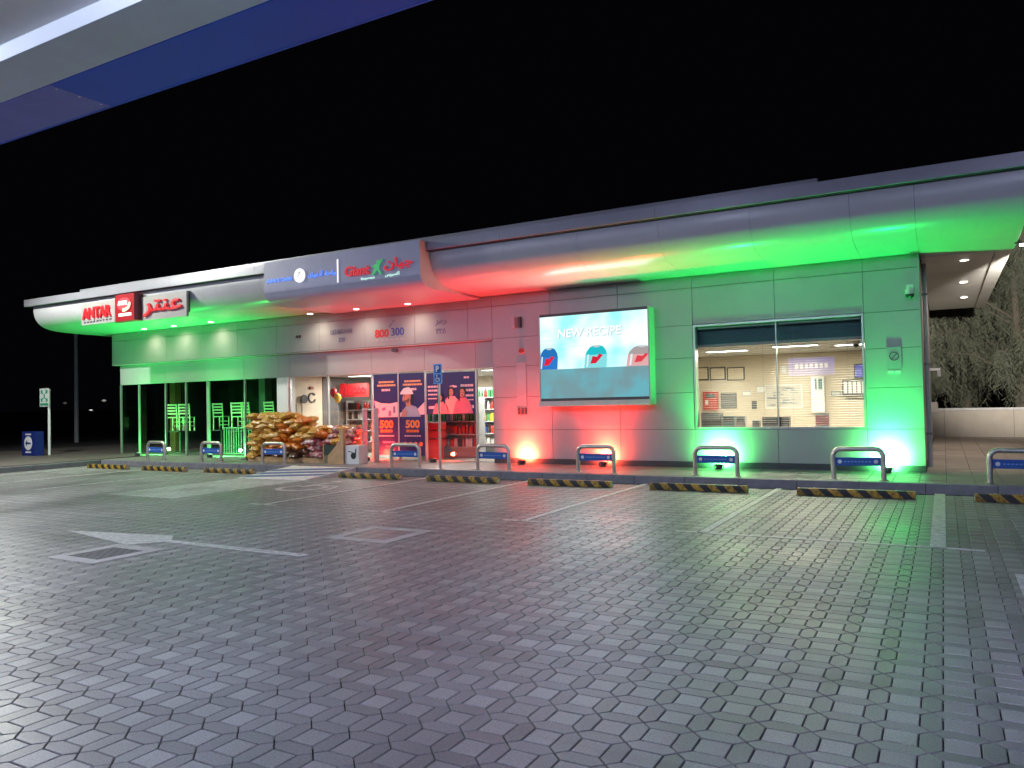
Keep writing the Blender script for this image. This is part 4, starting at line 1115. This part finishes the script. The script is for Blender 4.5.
# product prototypes
def lathe(prof, k=10):
    mb = MB(); mb.tube([(0, 0, z) for r, z in prof], [max(r, .002) for r, z in prof], k); return mb
PR = {}
for nm, c in (('red', (.6, .04, .03)), ('white', (.65, .65, .62)), ('blue', (.05, .12, .4)), ('green', (.08, .3, .12)), ('yellow', (.7, .45, .05)), ('dark', (.05, .04, .04))):
    m = M('product_' + nm, c, .35)
    a = lathe([(.04, 0), (.042, .02), (.042, .16), (.018, .21), (.016, .25)]).mesh('bottle', True); a.materials.append(m)
    b = MB().box(-.05, .05, -.03, .03, 0, .19).prism_x([(-.03, .1901), (.03, .1901), (.004, .225), (-.004, .225)], -.05, .05).mesh('carton'); b.materials.append(m)
    PR[nm] = (a, b)
def shelf_unit(label, x0, x1, y, tops, cols, depth=.4, frame=m_lgrey, density=.115):
    t = thing('shelf_unit', label, 'shelving', ((x0 + x1) / 2, y, WZ))
    for x in (x0, x1 - .03): MB().box(x, x + .03, y, y + depth, WZ + .007, tops[-1] + .3).build('upright', frame, t)
    MB().box(x0 + .031, x1 - .031, y + depth - .02, y + depth, WZ + .007, tops[-1] + .3).build('back_panel', frame, t)
    for z in tops: MB().box(x0 + .031, x1 - .031, y, y + depth - .021, z - .025, z).build('shelf', frame, t)
    for r_, z in enumerate(tops):
        x = x0 + .09
        while x < x1 - .08:
            cn = cols[r_ % len(cols)]; cn = random.choice(cn) if isinstance(cn, (list, tuple)) else cn
            me_ = random.choice(PR[cn]); o = bpy.data.objects.new('product', me_); COL.objects.link(o)
            o.location = (x, y + .08 + random.uniform(0, .03), z + .001); s = random.uniform(.9, 1.05); o.scale = (s, s, s)
            tag(o, '%s package on %s' % ({'dark': 'dark', 'red': 'red', 'white': 'white', 'blue': 'blue', 'green': 'green', 'yellow': 'yellow'}[cn], 'the ' + label), 'product', 'products on the ' + label)
            x += density + random.uniform(0, .02)
    return t
mixc = [['red', 'white', 'yellow', 'green'], ['white', 'blue', 'dark', 'red'], ['green', 'white', 'yellow'], ['dark', 'white', 'red']]
shelf_unit('low shelf behind the hanging poster', -12.9, -10.95, 17.6, [.45, .8, 1.15, 1.5], [['red', 'white', 'dark'], 'red', ['green', 'white'], ['white', 'blue']])
shelf_unit('tall shelf at the right shop pane', -12.7, -11.1, 19.2, [.4, .75, 1.1, 1.45, 1.8], mixc)
shelf_unit('tall shelf at the left shop pane', -16.75, -15.3, 18.95, [.5, .85, 1.2, 1.5], [['dark', 'white'], ['dark', 'red'], ['white', 'dark'], ['red', 'dark']])
# red promotional bin behind the door glass
t = thing('red_promo_stand', 'bright red promotional stand inside the shop door', 'display stand', (-12.1, 16.95, WZ))
for z in (.50, .72, .94): MB().box(-12.15, -11.62, 16.8, 17.1, z, z + .19).build('tray', m_redbox, t, bevel=.01)
MB().box(-12.1, -11.68, 16.85, 17.05, WZ + .007, .499).build('base', m_redbox, t)
# neon sign
nz = at(353, 390, 18.6)
t = thing('red_neon_sign', 'glowing red sign above the shelves inside the shop', 'sign', (nz.x, 18.6, nz.z - .2))
MB().box(nz.x - .56, nz.x + .56, 18.6, 18.7, nz.z - .22, nz.z + .2).build('back_box', M('neon_back', (.2, .02, .02), .4, emit=(1, .03, .04), estr=.5), t)
mb = MB(); mb.prism_y([(nz.x - .56, nz.z - .05), (nz.x - .38, nz.z + .24), (nz.x - .3, nz.z + .2), (nz.x - .5, nz.z - .2)], 18.57, 18.599); mb.build('red_leaf', m_redlit, t)
mb = MB()
for k in range(4): mb.box(nz.x - .3 + k * .1, nz.x - .3 + k * .1 + .05, 18.57, 18.599, nz.z - .14, nz.z + .12)
for k in range(3):
    cx_ = nz.x + .12 + k * .16
    for q in range(10):
        a0, a1 = 2 * PI * q / 10, 2 * PI * (q + 1) / 10
        mb.prism_y([(cx_ + r * math.cos(a), nz.z + r * 1.3 * math.sin(a)) for r, a in ((.075, a0), (.045, a0), (.045, a1), (.075, a1))], 18.57, 18.599)
mb.build('glowing_strokes', m_redlit, t)
# pale wall block with round clock, dark picture, coat of balloons
bp('partition_cladding', M('grey_cladding', (.14, .13, .13), .5), (-16.899, -16.87, 18.05, 22.4, WZ + .007, 2.54))
def disc_x(mb, x0, x1, y, z, r, r2=None, a0=0.0, a1=2 * PI, k=20):
    for q in range(k):
        p, w = a0 + (a1 - a0) * q / k, a0 + (a1 - a0) * (q + 1) / k
        pr = [(y + e * math.cos(u), z + e * math.sin(u)) for e, u in ((r, p), (r2 or .001, p), (r2 or .001, w), (r, w))]
        mb.prism_x(pr, x0, x1)
    return mb
t = thing('wall_clock', 'dark round ring clock on the pale wall inside the shop', 'clock', (-16.88, 17.58, 1.9))
disc_x(MB(), -16.899, -16.86, 17.58, 1.9, .16, .12, .6, 5.9).build('ring', m_dgrey, t)
t = thing('dark_picture', 'small dark green framed picture on the pale wall inside the shop', 'picture', (-16.88, 16.75, 1.55))
MB().box(-16.899, -16.875, 16.66, 16.92, 1.38, 1.72).build('frame', m_dgrey, t); MB().box(-16.8745, -16.868, 16.69, 16.89, 1.41, 1.69).build('print', m_teal, t)
t = thing('desk_fan', 'dark wall fan on the pale wall inside the shop', 'fan', (-16.85, 17.15, 1.85))
disc_x(MB(), -16.80, -16.76, 17.15, 1.86, .13).build('head', m_dgrey, t); MB().box(-16.899, -16.801, 17.13, 17.17, 1.80, 1.84).build('arm', m_dgrey, t); MB().tube([(-16.88, 17.15, 1.8), (-16.88, 17.15, 1.35)], .008, 6).build('cord', m_dgrey, t)
t = thing('smoke_sensor', 'small dark red device high on the pale wall inside the shop', 'sensor', (-16.88, 17.54, 2.2))
MB().box(-16.899, -16.84, 17.47, 17.61, 2.16, 2.24).build('body', m_darkred, t); MB().box(-16.8395, -16.835, 17.5, 17.58, 2.18, 2.22).build('face', m_redbox, t)
c_ = at(333, 398, 17.4)
t = thing('balloon_bunch', 'yellow balloon and red balloon above the bags inside the shop', 'balloons', (c_.x, 17.6, c_.z - .4))
for dx, dz, mt in ((0, 0, M('yellow_balloon', (.75, .45, .06), .3)), (-.16, .16, M('red_balloon', (.6, .04, .05), .3))):
    mb = MB(); mb.tube([(c_.x + dx, 17.6, c_.z + dz + q) for q in (-.16, -.14, -.07, .02, .09, .13, .145)], [.01, .04, .09, .115, .09, .05, .01], 14); mb.build('balloon', mt, t, smooth=True)
MB().tube([(c_.x, 17.6, c_.z - .16), (c_.x + .02, 17.6, c_.z - .5), (c_.x, 17.6, WZ + .01)], .004, 5).build('string', m_white, t)

# ================================================================== CAFE INTERIOR
m_chair = M('pale_timber_chair', (.80, .80, .55), .4)
CH = thing('cafe_chair', '', 'chair', (0, 0, 0), 'ladder back chairs put up on the cafe tables')
MB().box(-.2, .2, -.2, .2, .44, .475).build('seat', m_chair, CH, local=True, bevel=.008)
for x in (-.18, .18):
    MB().box(x - .018, x + .018, -.19, -.155, 0, .439).build('leg', m_chair, CH, local=True)
    MB().prism_x([(.165, 0), (.20, 0), (.20, .45), (.25, .92), (.22, .92), (.165, .45)], x - .018, x + .018).build('leg', m_chair, CH, local=True)
for z in (.56, .66, .76, .86): MB().box(-.161, .161, .205 + (z - .5) * .08, .225 + (z - .5) * .08, z, z + .05).build('back_slat', m_chair, CH, local=True)
for z in (.15, .28): MB().box(-.161, .161, -.18, -.165, z, z + .025).build('stretcher', m_chair, CH, local=True)
def cafe_table(x, y, label):
    t = thing('cafe_table', label, 'table', (x, y, WZ), 'cafe tables behind the glass')
    MB().box(-.36, .36, -.36, .36, .72, .75).build('table_top', m_dgrey, t, local=True); MB().cyl(0, 0, .03, .719, .035, 12).build('pedestal', m_dgrey, t, local=True); MB().cyl(0, 0, .007, .03, .24, 18).build('foot', m_dgrey, t, local=True)
tabs = [(-22.9, 17.5, 'cafe table at the left with chairs put up on it'), (-21.9, 18.4, 'second cafe table from the left with chairs put up'), (-19.75, 17.5, 'cafe table behind the slatted partition with chairs put up'), (-18.6, 17.7, 'cafe table by the white pier with chairs put up')]
for x, y, lb in tabs: cafe_table(x, y, lb)
first = True
chairs = [(-23.1, 17.45, .4, 'leftmost pale chair put up on a cafe table'), (-22.55, 17.5, .5, 'second pale chair from the left put up on a table'), (-21.85, 18.35, .3, 'third pale chair put up, beside the brown column'),
          (-19.95, 17.5, .3, 'pale chair put up behind the left of the slatted partition'), (-19.45, 17.55, -.2, 'pale ladder back chair put up behind the slatted partition'), (-18.65, 17.7, .1, 'pale chair put up by the white pier')]
for k, (x, y, a, lb) in enumerate(chairs):
    o = CH if k == 0 else copy_tree(CH)
    o.location = (x, y, WZ + .752); o.rotation_euler = (0, 0, a + PI); o['label'] = lb
t = thing('slatted_partition', 'low partition of thin upright slats inside the cafe glass', 'partition', (-19.2, 17.0, WZ))
MB().box(-20.15, -18.2, 16.98, 17.02, 1.0, 1.03).build('top_rail', m_grey, t); MB().box(-20.15, -18.2, 16.98, 17.02, WZ + .03, WZ + .06).build('bottom_rail', m_grey, t)
for k in range(18): MB().box(-20.13 + k * .112, -20.13 + k * .112 + .03, 16.985, 17.015, WZ + .061, .999).build('slat', m_grey, t)
c_ = at(175, 420, 18.0)
t = thing('brown_column', 'brown timber clad column inside the cafe', 'column', (c_.x, 18.0, WZ)); MB().box(c_.x - .14, c_.x + .14, 17.9, 18.15, WZ + .007, 2.71).build('shaft', m_brown, t); MB().box(c_.x - .17, c_.x + .17, 17.87, 18.18, WZ + .0065, WZ + .12).build('base', m_brown, t)
c_ = at(262, 400, 19.0)
t = thing('pale_column', 'pale square column inside the cafe by the pier', 'column', (c_.x, 19.0, WZ)); MB().box(c_.x - .15, c_.x + .15, 19.0, 19.3, WZ + .007, 2.71).build('shaft', m_grey, t); MB().box(c_.x - .18, c_.x + .18, 18.97, 19.33, WZ + .0065, WZ + .1).build('base', m_dgrey, t)

# ================================================================== OFFICE BEHIND THE WINDOW
BW = 20.39
for x, y, lb in ((-4.35, 18.0, 'left ceiling panel light in the office'), (-2.75, 17.4, 'middle ceiling panel light in the office'), (-1.55, 17.9, 'right ceiling panel light in the office')):
    ceil_light(x, y, 2.72, .9, .28, lb, 150, (1, .88, .66), 'ceiling lights in the office')
def back_item(name, label, cat, px0, py0, px1, py1, parts, Y=BW, dep=.03):
    a, b = at(px0, py0, Y), at(px1, py1, Y)
    x0, x1, z1, z0 = a.x, b.x, a.z, b.z
    t = thing(name, label, cat, ((x0 + x1) / 2, Y, z0))
    MB().box(x0, x1, Y - dep, Y, z0, z1).build('body', parts[0], t)
    if len(parts) > 1:
        e = min(.03, (x1 - x0) * .12)
        MB().box(x0 + e, x1 - e, Y - dep - .006, Y - dep - .0005, z0 + e, z1 - e).build('face', parts[1], t)
    return t, x0, x1, z0, z1
m_cream_in = M('office_cream', (.6, .5, .36), .6)
for k, (a, b, lb) in enumerate([(694, 709, 'left of three dark framed notice boards in the office'), (710, 726, 'middle of three dark framed notice boards in the office'), (727, 745, 'right of three dark framed notice boards in the office')]):
    back_item('notice_board', lb, 'notice board', a, 367.5, b, 380, [m_black, m_cream_in])
t, x0, x1, z0, z1 = back_item('red_cabinet', 'red first aid cabinet on the office wall', 'cabinet', 704, 392, 719, 410, [m_redbox, M('red_door', (.5, .04, .035), .4)], dep=.12)
MB().box(x0 + .06, x0 + .14, BW - .14, BW - .127, z0 + .15, z0 + .27).build('white_label', m_white, t); MB().box(x0 + .08, x1 - .06, BW - .14, BW - .127, z1 - .16, z1 - .06).build('dark_label', m_dgrey, t)
t, x0, x1, z0, z1 = back_item('louvre_vent', 'grey louvred vent beside the red cabinet in the office', 'vent', 721, 393, 737, 408, [m_dgrey])
for k in range(8): MB().box(x0 + .02, x1 - .02, BW - .05, BW - .031, z0 + .03 + k * (z1 - z0 - .05) / 8, z0 + .03 + k * (z1 - z0 - .05) / 8 + .02).build('slat', m_grey, t)
for (a, b, c, d, lb) in [(742, 391, 752, 396, 'small pale notice on the office wall right of the vent'), (756, 386, 766, 393, 'pale paper notice beside the wall plan in the office'), (781, 366, 787, 374, 'small pale notice under the ceiling in the office'), (752, 401, 757, 409, 'small dark phone on the office wall')]:
    back_item('wall_notice', lb, 'notice', a, b, c, d, [m_lgrey, m_white] if 'dark' not in lb else [m_black, m_dgrey])
t, x0, x1, z0, z1 = back_item('wall_plan', 'large pale site plan with grey marks on the office wall', 'poster', 765, 385, 803, 408, [m_white, M('plan_paper', (.55, .52, .46), .6)])
mb = MB()
for k in range(26):
    xx = random.uniform(x0 + .05, x1 - .25); zz_ = random.uniform(z0 + .06, z1 - .08); mb.box(xx, xx + random.uniform(.05, .2), BW - .043, BW - .0365, zz_, zz_ + random.uniform(.01, .035))
mb.build('plan_marks', M('plan_mark', (.22, .24, .27), .6), t)
t, x0, x1, z0, z1 = back_item('glass_cabinet', 'tall white cabinet with dark glass top in the office', 'cabinet', 812, 377, 826, 412, [m_white], dep=.2)
for k in (0, 1): MB().box(x0 + .04 + k * (x1 - x0 - .04) / 2, x0 + (k + 1) * (x1 - x0 - .04) / 2, BW - .208, BW - .2005, z1 - .32, z1 - .05).build('door_pane', m_teal, t)
MB().box(x0 + .03, x0 + .07, BW - .215, BW - .2005, z0 + .4, z1 - .06).build('strip_light', m_tube, t)
t, x0, x1, z0, z1 = back_item('grey_socket_box', 'small grey box on the office wall right of the white cabinet', 'box', 831, 391, 841, 396, [m_grey, m_lgrey])
t, x0, x1, z0, z1 = back_item('wall_shelf', 'wall shelf of white binders at the right of the office', 'shelf', 843, 380, 870, 395, [m_dgrey], dep=.25)
for k in range(9): MB().box(x0 + .04 + k * .1, x0 + .11 + k * .1, BW - .275, BW - .2505, z0 + .05, z1 - .05).build('binder', m_white, t)
t, x0, x1, z0, z1 = back_item('blue_monitor', 'small violet lit monitor at the right of the office', 'monitor', 854, 364, 870, 378, [m_dgrey, E('violet_screen', (.25, .2, .8), .7)], dep=.06)
# office counter with equipment near the glass
t = thing('office_counter', 'low dark counter below the office window', 'counter', (-2.9, 16.9, WZ))
MB().box(-6.9, -.6, 16.75, 17.35, .93, .98).build('worktop', m_brown, t); MB().box(-6.9, -.6, 16.8, 17.3, WZ + .007, .929).build('front', m_beige, t)
def desk_item(name, label, cat, px0, py0, px1, mat, Y=17.0, scr=None, legs=False):
    a, b = at(px0, py0, Y), at(px1, py0, Y)
    t = thing(name, label, cat, ((a.x + b.x) / 2, Y, .98))
    MB().box(a.x, b.x, Y, Y + .22, .985 if not legs else 1.06, a.z).build('body', mat, t, bevel=.012)
    MB().box(a.x + .02, b.x - .02, Y - .006, Y - .0005, (.985 + a.z) / 2, a.z - .03).build('panel', m_dgrey if mat is not m_dgrey else m_grey, t)
    MB().box(a.x + .05, b.x - .05, Y + .03, Y + .2, .9805, .9845 if not legs else 1.0599).build('foot', m_black, t)
    return t
desk_item('office_printer', 'dark printer at the left end of the office counter', 'printer', 701, 413, 721, m_dgrey)
desk_item('teal_case', 'dark teal case on the office counter beside the printer', 'case', 723, 416, 734, m_teal)
desk_item('paper_tray', 'grey upright tray on the office counter', 'tray', 736, 416, 745, m_grey)
desk_item('card_reader', 'small grey device on the office counter', 'device', 752, 420, 759, m_grey)
desk_item('cash_till', 'wide black till on the office counter', 'till', 762, 417, 789, m_black)
t = thing('sweet_box', 'small pink and white box on the office counter', 'box', (at(822, 416, 17.0).x, 17.0, .98)); a = at(815, 413, 17.0); b = at(829, 413, 17.0)
MB().box(a.x, b.x, 17.0, 17.15, .9805, a.z).build('carton', m_white, t); MB().box(a.x + .01, b.x - .01, 16.992, 16.9995, 1.02, a.z - .05).build('front_print', m_pink, t)
t = thing('office_dome_camera', 'dark dome camera on the office ceiling at the right', 'camera', (at(856, 345, 17.2).x, 17.2, 2.66)); xx = at(856, 345, 17.2).x
MB().cyl(xx, 17.2, 2.66, 2.7195, .07, 16).build('base', m_white, t); mb = MB(); mb.tube([(xx, 17.2, 2.659), (xx, 17.2, 2.62), (xx, 17.2, 2.59)], [.06, .05, .01], 14); mb.build('dome', m_black, t, smooth=True)
for (x0, x1, lb) in ((-4.58, -2.99, 'open horizontal blind behind the left office pane'), (-2.91, -1.37, 'open horizontal blind behind the right office pane')):
    t = thing('window_blind', lb, 'blind', ((x0 + x1) / 2, D + .14, 1.05))
    MB().box(x0, x1, D + .12, D + .16, 3.10, 3.15).build('head_rail', m_lgrey, t)
    z = 1.04
    sl = MB().prism_x([(-.011, -.003), (.011, .003), (.011, .004), (-.011, -.002)], x0, x1).mesh('slat'); sl.materials.append(m_grey)
    while z < 3.09:
        o = bpy.data.objects.new('slat', sl); COL.objects.link(o); o.parent = t
        o.location = (-t.location.x, D + .14 - t.location.y, z - t.location.z); z += .048
    for x in (x0 + .25, x1 - .25): MB().box(x - .002, x + .002, D + .139, D + .141, 1.03, 3.0995).build('cord', m_grey, t)

# ================================================================== SIDE PASSAGE, LOW WALL, TREES
LW = thing('boundary_wall', 'low beige rendered wall across the end of the side passage', 'wall', (2, 30.2, WZ - .02))
m_lw = M('beige_wall', (.42, .36, .30), .75, var=.12, vscale=2)
for a in range(-6, 16, 2): MB().box(a + .004, a + 1.996, 30.2, 30.4, -.02, 1.04).build('wall_length', m_lw, LW); MB().box(a + .003, a + 1.997, 30.16, 30.44, 1.041, 1.12).build('coping', m_conc, LW)
t = thing('side_bell', 'small red alarm bell on the passage wall', 'alarm', (-.3, 19.0, 2.6)); MB().tube([(-.325, 19.0, 2.62), (-.25, 19.0, 2.62)], .08, 16).build('dome', m_redbox, t); MB().box(-.3249, -.31, 18.9, 19.1, 2.52, 2.72).build('base', m_white, t)
t = thing('side_light_fitting', 'white bracket fitting on the passage wall', 'wall lamp', (-.3, 22.0, 2.3)); MB().box(-.3249, -.05, 22.0, 22.12, 2.2, 2.26).build('arm', m_white, t); MB().box(-.12, -.04, 21.97, 22.15, 2.05, 2.19).build('head', m_lgrey, t)
t = thing('side_meter_box', 'small beige meter box low on the passage wall', 'meter box', (-.3, 23, 1.2)); MB().box(-.3249, -.14, 22.8, 23.1, 1.15, 1.4).build('body', m_cream, t); MB().box(-.139, -.135, 22.83, 23.07, 1.18, 1.37).build('door', m_beige, t)
t = thing('drain_pipe', 'thin pale drain pipe on the passage wall', 'pipe', (-.28, 17.6, WZ)); MB().cyl(-.27, 17.6, WZ, 4.24, .045, 12).build('pipe', m_lgrey, t, smooth=True)
for z in (.8, 2.2, 3.6): MB().box(-.3249, -.22, 17.54, 17.66, z, z + .04).build('clip', m_grey, t)
t = thing('corner_floodlight', 'bright white floodlight under the right end of the eaves', 'floodlight', (1.13, 16.2, 4.28))
MB().box(1.18, 1.26, 16.2, 16.26, 4.24, 4.30).build('arm', m_dgrey, t); MB().box(1.24, 1.34, 16.2, 16.27, 4.17, 4.26).build('housing', m_dgrey, t, bevel=.008); MB().box(1.25, 1.33, 16.193, 16.1995, 4.18, 4.225).build('lens', m_lens, t)
spot('lamp', (1.5, 16.6, 4.0), (3.4, 34, 4.8), 13000, (1, .97, .88), 46, .8, .08, t)
m_leaf = M('grey_green_foliage', (.13, .135, .095), .7, var=.35, vscale=2.5)
m_bark = M('bark', (.10, .08, .06), .9, var=.3, vscale=9, bump=.01, bscale=20)
def weeping_tree(x, y, h, r, label, seed, n=3000):
    R_ = random.Random(seed)
    t = thing('weeping_tree', label, 'tree', (x, y, 0), 'weeping trees behind the low wall')
    mb = MB(); mb.tube([(0, 0, -.05), (.05, .03, h * .25), (-.06, .05, h * .55), (.03, 0, h * .9)], [.22, .17, .11, .03], 10)
    ends = []
    for k in range(34):
        z0 = h * R_.uniform(.2, .88); a = R_.uniform(0, 2 * PI); rr = r * R_.uniform(.5, 1.05) * (1 - .45 * max(0, z0 / h - .5))
        p = [(0, 0, z0), (rr * .4 * math.cos(a), rr * .4 * math.sin(a), z0 + h * .10), (rr * .8 * math.cos(a + .1), rr * .8 * math.sin(a + .1), z0 + h * .12), (rr * math.cos(a + .15), rr * math.sin(a + .15), z0 + h * .07)]
        mb.tube(p, [.05, .035, .02, .008], 6)
        for q in range(3):
            for f_ in (0, .33, .66, 1):
                A, B_ = Vector(p[q]), Vector(p[q + 1]); ends.append(A.lerp(B_, f_))
    mb.build('trunk', m_bark, t, smooth=True, local=True)
    v, f = [], []
    for k in range(n):
        e = R_.choice(ends) + Vector((R_.gauss(0, .13), R_.gauss(0, .13), R_.gauss(0, .08)))
        L_ = R_.uniform(.45, 1.4); dx, dy = R_.gauss(0, .25), R_.gauss(0, .25); pr = e
        m_ = int(L_ * 14)
        for i in range(m_):
            u = i / m_
            c = e + Vector((dx * u, dy * u, -L_ * u * (.55 + .45 * u)))
            for w in range(1):
                an = R_.uniform(0, 2 * PI); ln = R_.uniform(.10, .22); wd = R_.uniform(.009, .017)
                d = Vector((math.cos(an) * .6, math.sin(an) * .6, -R_.uniform(.3, 1.3))).normalized(); sd = d.orthogonal().normalized() * wd
                k0 = len(v); v += [tuple(c - sd), tuple(c + sd), tuple(c + d * ln + sd * .4), tuple(c + d * ln - sd * .4)]; f.append((k0, k0 + 1, k0 + 2, k0 + 3))
    me_ = bpy.data.meshes.new('crown'); me_.from_pydata(v, [], f); link('crown', me_, m_leaf, t)
weeping_tree(-1.2, 33.5, 8.5, 3.0, 'weeping tree behind the passage, partly hidden by the shop corner', 3)
weeping_tree(2.4, 33.0, 9.5, 3.4, 'large pale weeping tree behind the low wall at the right edge', 5, 3400)
weeping_tree(6.0, 34.5, 9.0, 3.2, 'weeping tree right of the picture edge behind the low wall', 8)
weeping_tree(0.8, 37.0, 8.0, 3.2, 'rear weeping tree in the dark behind the low wall', 11)

# ================================================================== LEFT EDGE: SIGNS, LAMP POST, FAR LIGHTS
t = thing('direction_box', 'navy blue box sign with a white disc and left arrow', 'sign', (-27.15, 15.1, WZ))
MB().box(-27.86, -27.06, 14.95, 15.25, WZ, .98).build('box', M('box_blue', (.010, .022, .17), .4), t, bevel=.01)
MB().disc_y(-27.46, 14.94, 14.9485, .58, .235, k=28).build('disc', m_white, t)
MB().prism_y([(-27.63, .58), (-27.51, .69), (-27.51, .61), (-27.30, .61), (-27.30, .55), (-27.51, .55), (-27.51, .47)], 14.933, 14.9395).build('arrow', M('arrow_blue', (.02, .04, .2), .4), t)
mb = MB()
for z, n in ((.86, 4), (.25, 4)):
    for k in range(n): mb.box(-27.63 + k * .09, -27.63 + k * .09 + .07, 14.944, 14.9485, z, z + .05)
mb.build('print_lines', m_white, t)
t = thing('assembly_point_sign', 'green and white assembly point sign on a pale post', 'sign', (-27.05, 15.43, WZ))
MB().cyl(-27.05, 15.43, WZ, 2.42, .045, 12).build('post', m_white, t, smooth=True)
MB().box(-27.5, -26.94, 15.36, 15.38, 1.83, 2.46).build('plate', M('sign_white', (.7, .75, .72), .4), t)
mb = MB()
m_sg = M('sign_green', (.02, .30, .16), .4)
cxs, czs = -27.22, 2.20
for sx__, sz__ in ((-1, 1), (1, 1), (-1, -1), (1, -1)):
    mb.prism_y([(cxs + sx__ * .20, czs + sz__ * .2), (cxs + sx__ * .08, czs + sz__ * .2), (cxs + sx__ * .12, czs + sz__ * .15), (cxs + sx__ * .06, czs + sz__ * .09), (cxs + sx__ * .09, czs + sz__ * .06), (cxs + sx__ * .16, czs + sz__ * .11), (cxs + sx__ * .20, czs + sz__ * .07)], 15.352, 15.3595)
mb.disc_y(cxs, 15.352, 15.3595, czs + .03, .035, k=10); mb.box(cxs - .035, cxs + .035, 15.352, 15.3595, czs - .09, czs - .01)
mb.build('arrows', m_sg, t); MB().box(-27.46, -26.98, 15.353, 15.3595, 1.87, 1.95).build('text_band', m_sg, t)
t = thing('lamp_post', 'tall thin grey lamp post standing left of the shop', 'lamp post', (-37.3, 22.6, .1)); MB().tube([(-37.3, 22.6, .1), (-37.3, 22.6, 5.9)], [.11, .08], 14).build('post', m_lgrey, t, smooth=True); MB().tube([(-37.3, 22.6, 5.85), (-37.3, 22.9, 6.0), (-37.3, 23.2, 6.02)], .04, 8).build('arm', m_grey, t); MB().box(-37.42, -37.18, 23.15, 23.6, 5.98, 6.06).build('lamp_head', m_grey, t)
t = thing('parking_lamp_post', 'lit lamp post beside the left kerb, just beyond the picture edge', 'lamp post', (-23.6, 9.6, WZ))
MB().tube([(-23.6, 9.6, WZ), (-23.6, 9.6, 7.2)], [.10, .07], 14).build('post', m_lgrey, t, smooth=True); MB().tube([(-23.6, 9.6, 7.15), (-23.2, 9.8, 7.35), (-22.7, 10.05, 7.38)], .04, 8).build('arm', m_grey, t); MB().box(-22.75, -22.2, 9.95, 10.3, 7.32, 7.42).build('lamp_head', m_grey, t); MB().box(-22.7, -22.25, 9.98, 10.27, 7.305, 7.3195).build('lens', m_tube, t)
spot('lamp', (-22.47, 10.12, 7.26), (-20.5, 11.5, 0), 3300, (.97, 1, .90), 165, .4, .12, t)
t = thing('island_sign', 'blue lit box sign hung behind the viewer, mirrored in the office glass', 'sign', (-6.2, -11.6, 2.75), None, PI)
MB().box(-1.2, 1.2, -.12, .12, 0, 1.0).build('box', m_dgrey, t, local=True)
MB().box(-1.18, 1.18, -.127, -.1205, .02, .98).build('face', E('island_blue', (.12, .12, .9), 3.5), t, local=True)
mb = MB()
for k in range(7): mb.box(-.85 + k * .25, -.85 + k * .25 + .16, -.134, -.1275, .4, .66)
mb.build('white_print', E('island_white', (.9, .9, 1), 5), t, local=True)
for xx in (-.9, .9): MB().cyl(xx, 0, 1.0005, 2.88, .03, 10).build('hanger', m_grey, t, local=True)
def far_lamp(px, py, Y, label, st):
    p = at(px, py, Y); t = thing('distant_lamp', label, 'lamp', (p.x, Y, 0), 'far lights in the dark')
    MB().cyl(p.x, Y + .3, -.05, p.z, .08, 8).build('post', m_dgrey, t); mb = MB(); mb.tube([(p.x, Y, p.z - .22), (p.x, Y, p.z), (p.x, Y, p.z + .2)], [.1, .45, .1], 12); mb.build('lamp_head', E('far_lamp_glow', (1, .97, .9), st), t)
far_lamp(91, 411, 70, 'small bright far lamp between the lamp post and the shop', 1.6)
far_lamp(104, 400.5, 90, 'faint far lamp near the left corner of the shop', .25)
far_lamp(65, 403, 95, 'very faint far lamp behind the assembly sign', .06)
FW = thing('far_wall', 'dark long wall far off at the left', 'wall', (-60, 48, 0)); m_fw = M('far_render', (.08, .075, .07), .9)
for a in range(-100, -30, 10): MB().box(a + .01, a + 9.99, 48, 48.3, -.05, 1.7).build('wall_length', m_fw, FW); MB().box(a + .01, a + 9.99, 47.95, 48.35, 1.701, 1.8).build('coping', m_fw, FW)
for o in bpy.data.objects:
    if '_w' in o: del o['_w']
    if o.parent is not None and o.name.split('.')[0] in ('print_lines', 'print_line', 'small_print', 'plan_marks', 'switches', 'white_print', 'glowing_strokes', 'printed_goods', 'printed_icons', 'arrows', 'printed_features', 'printed_eye'): o['kind'] = 'stuff'
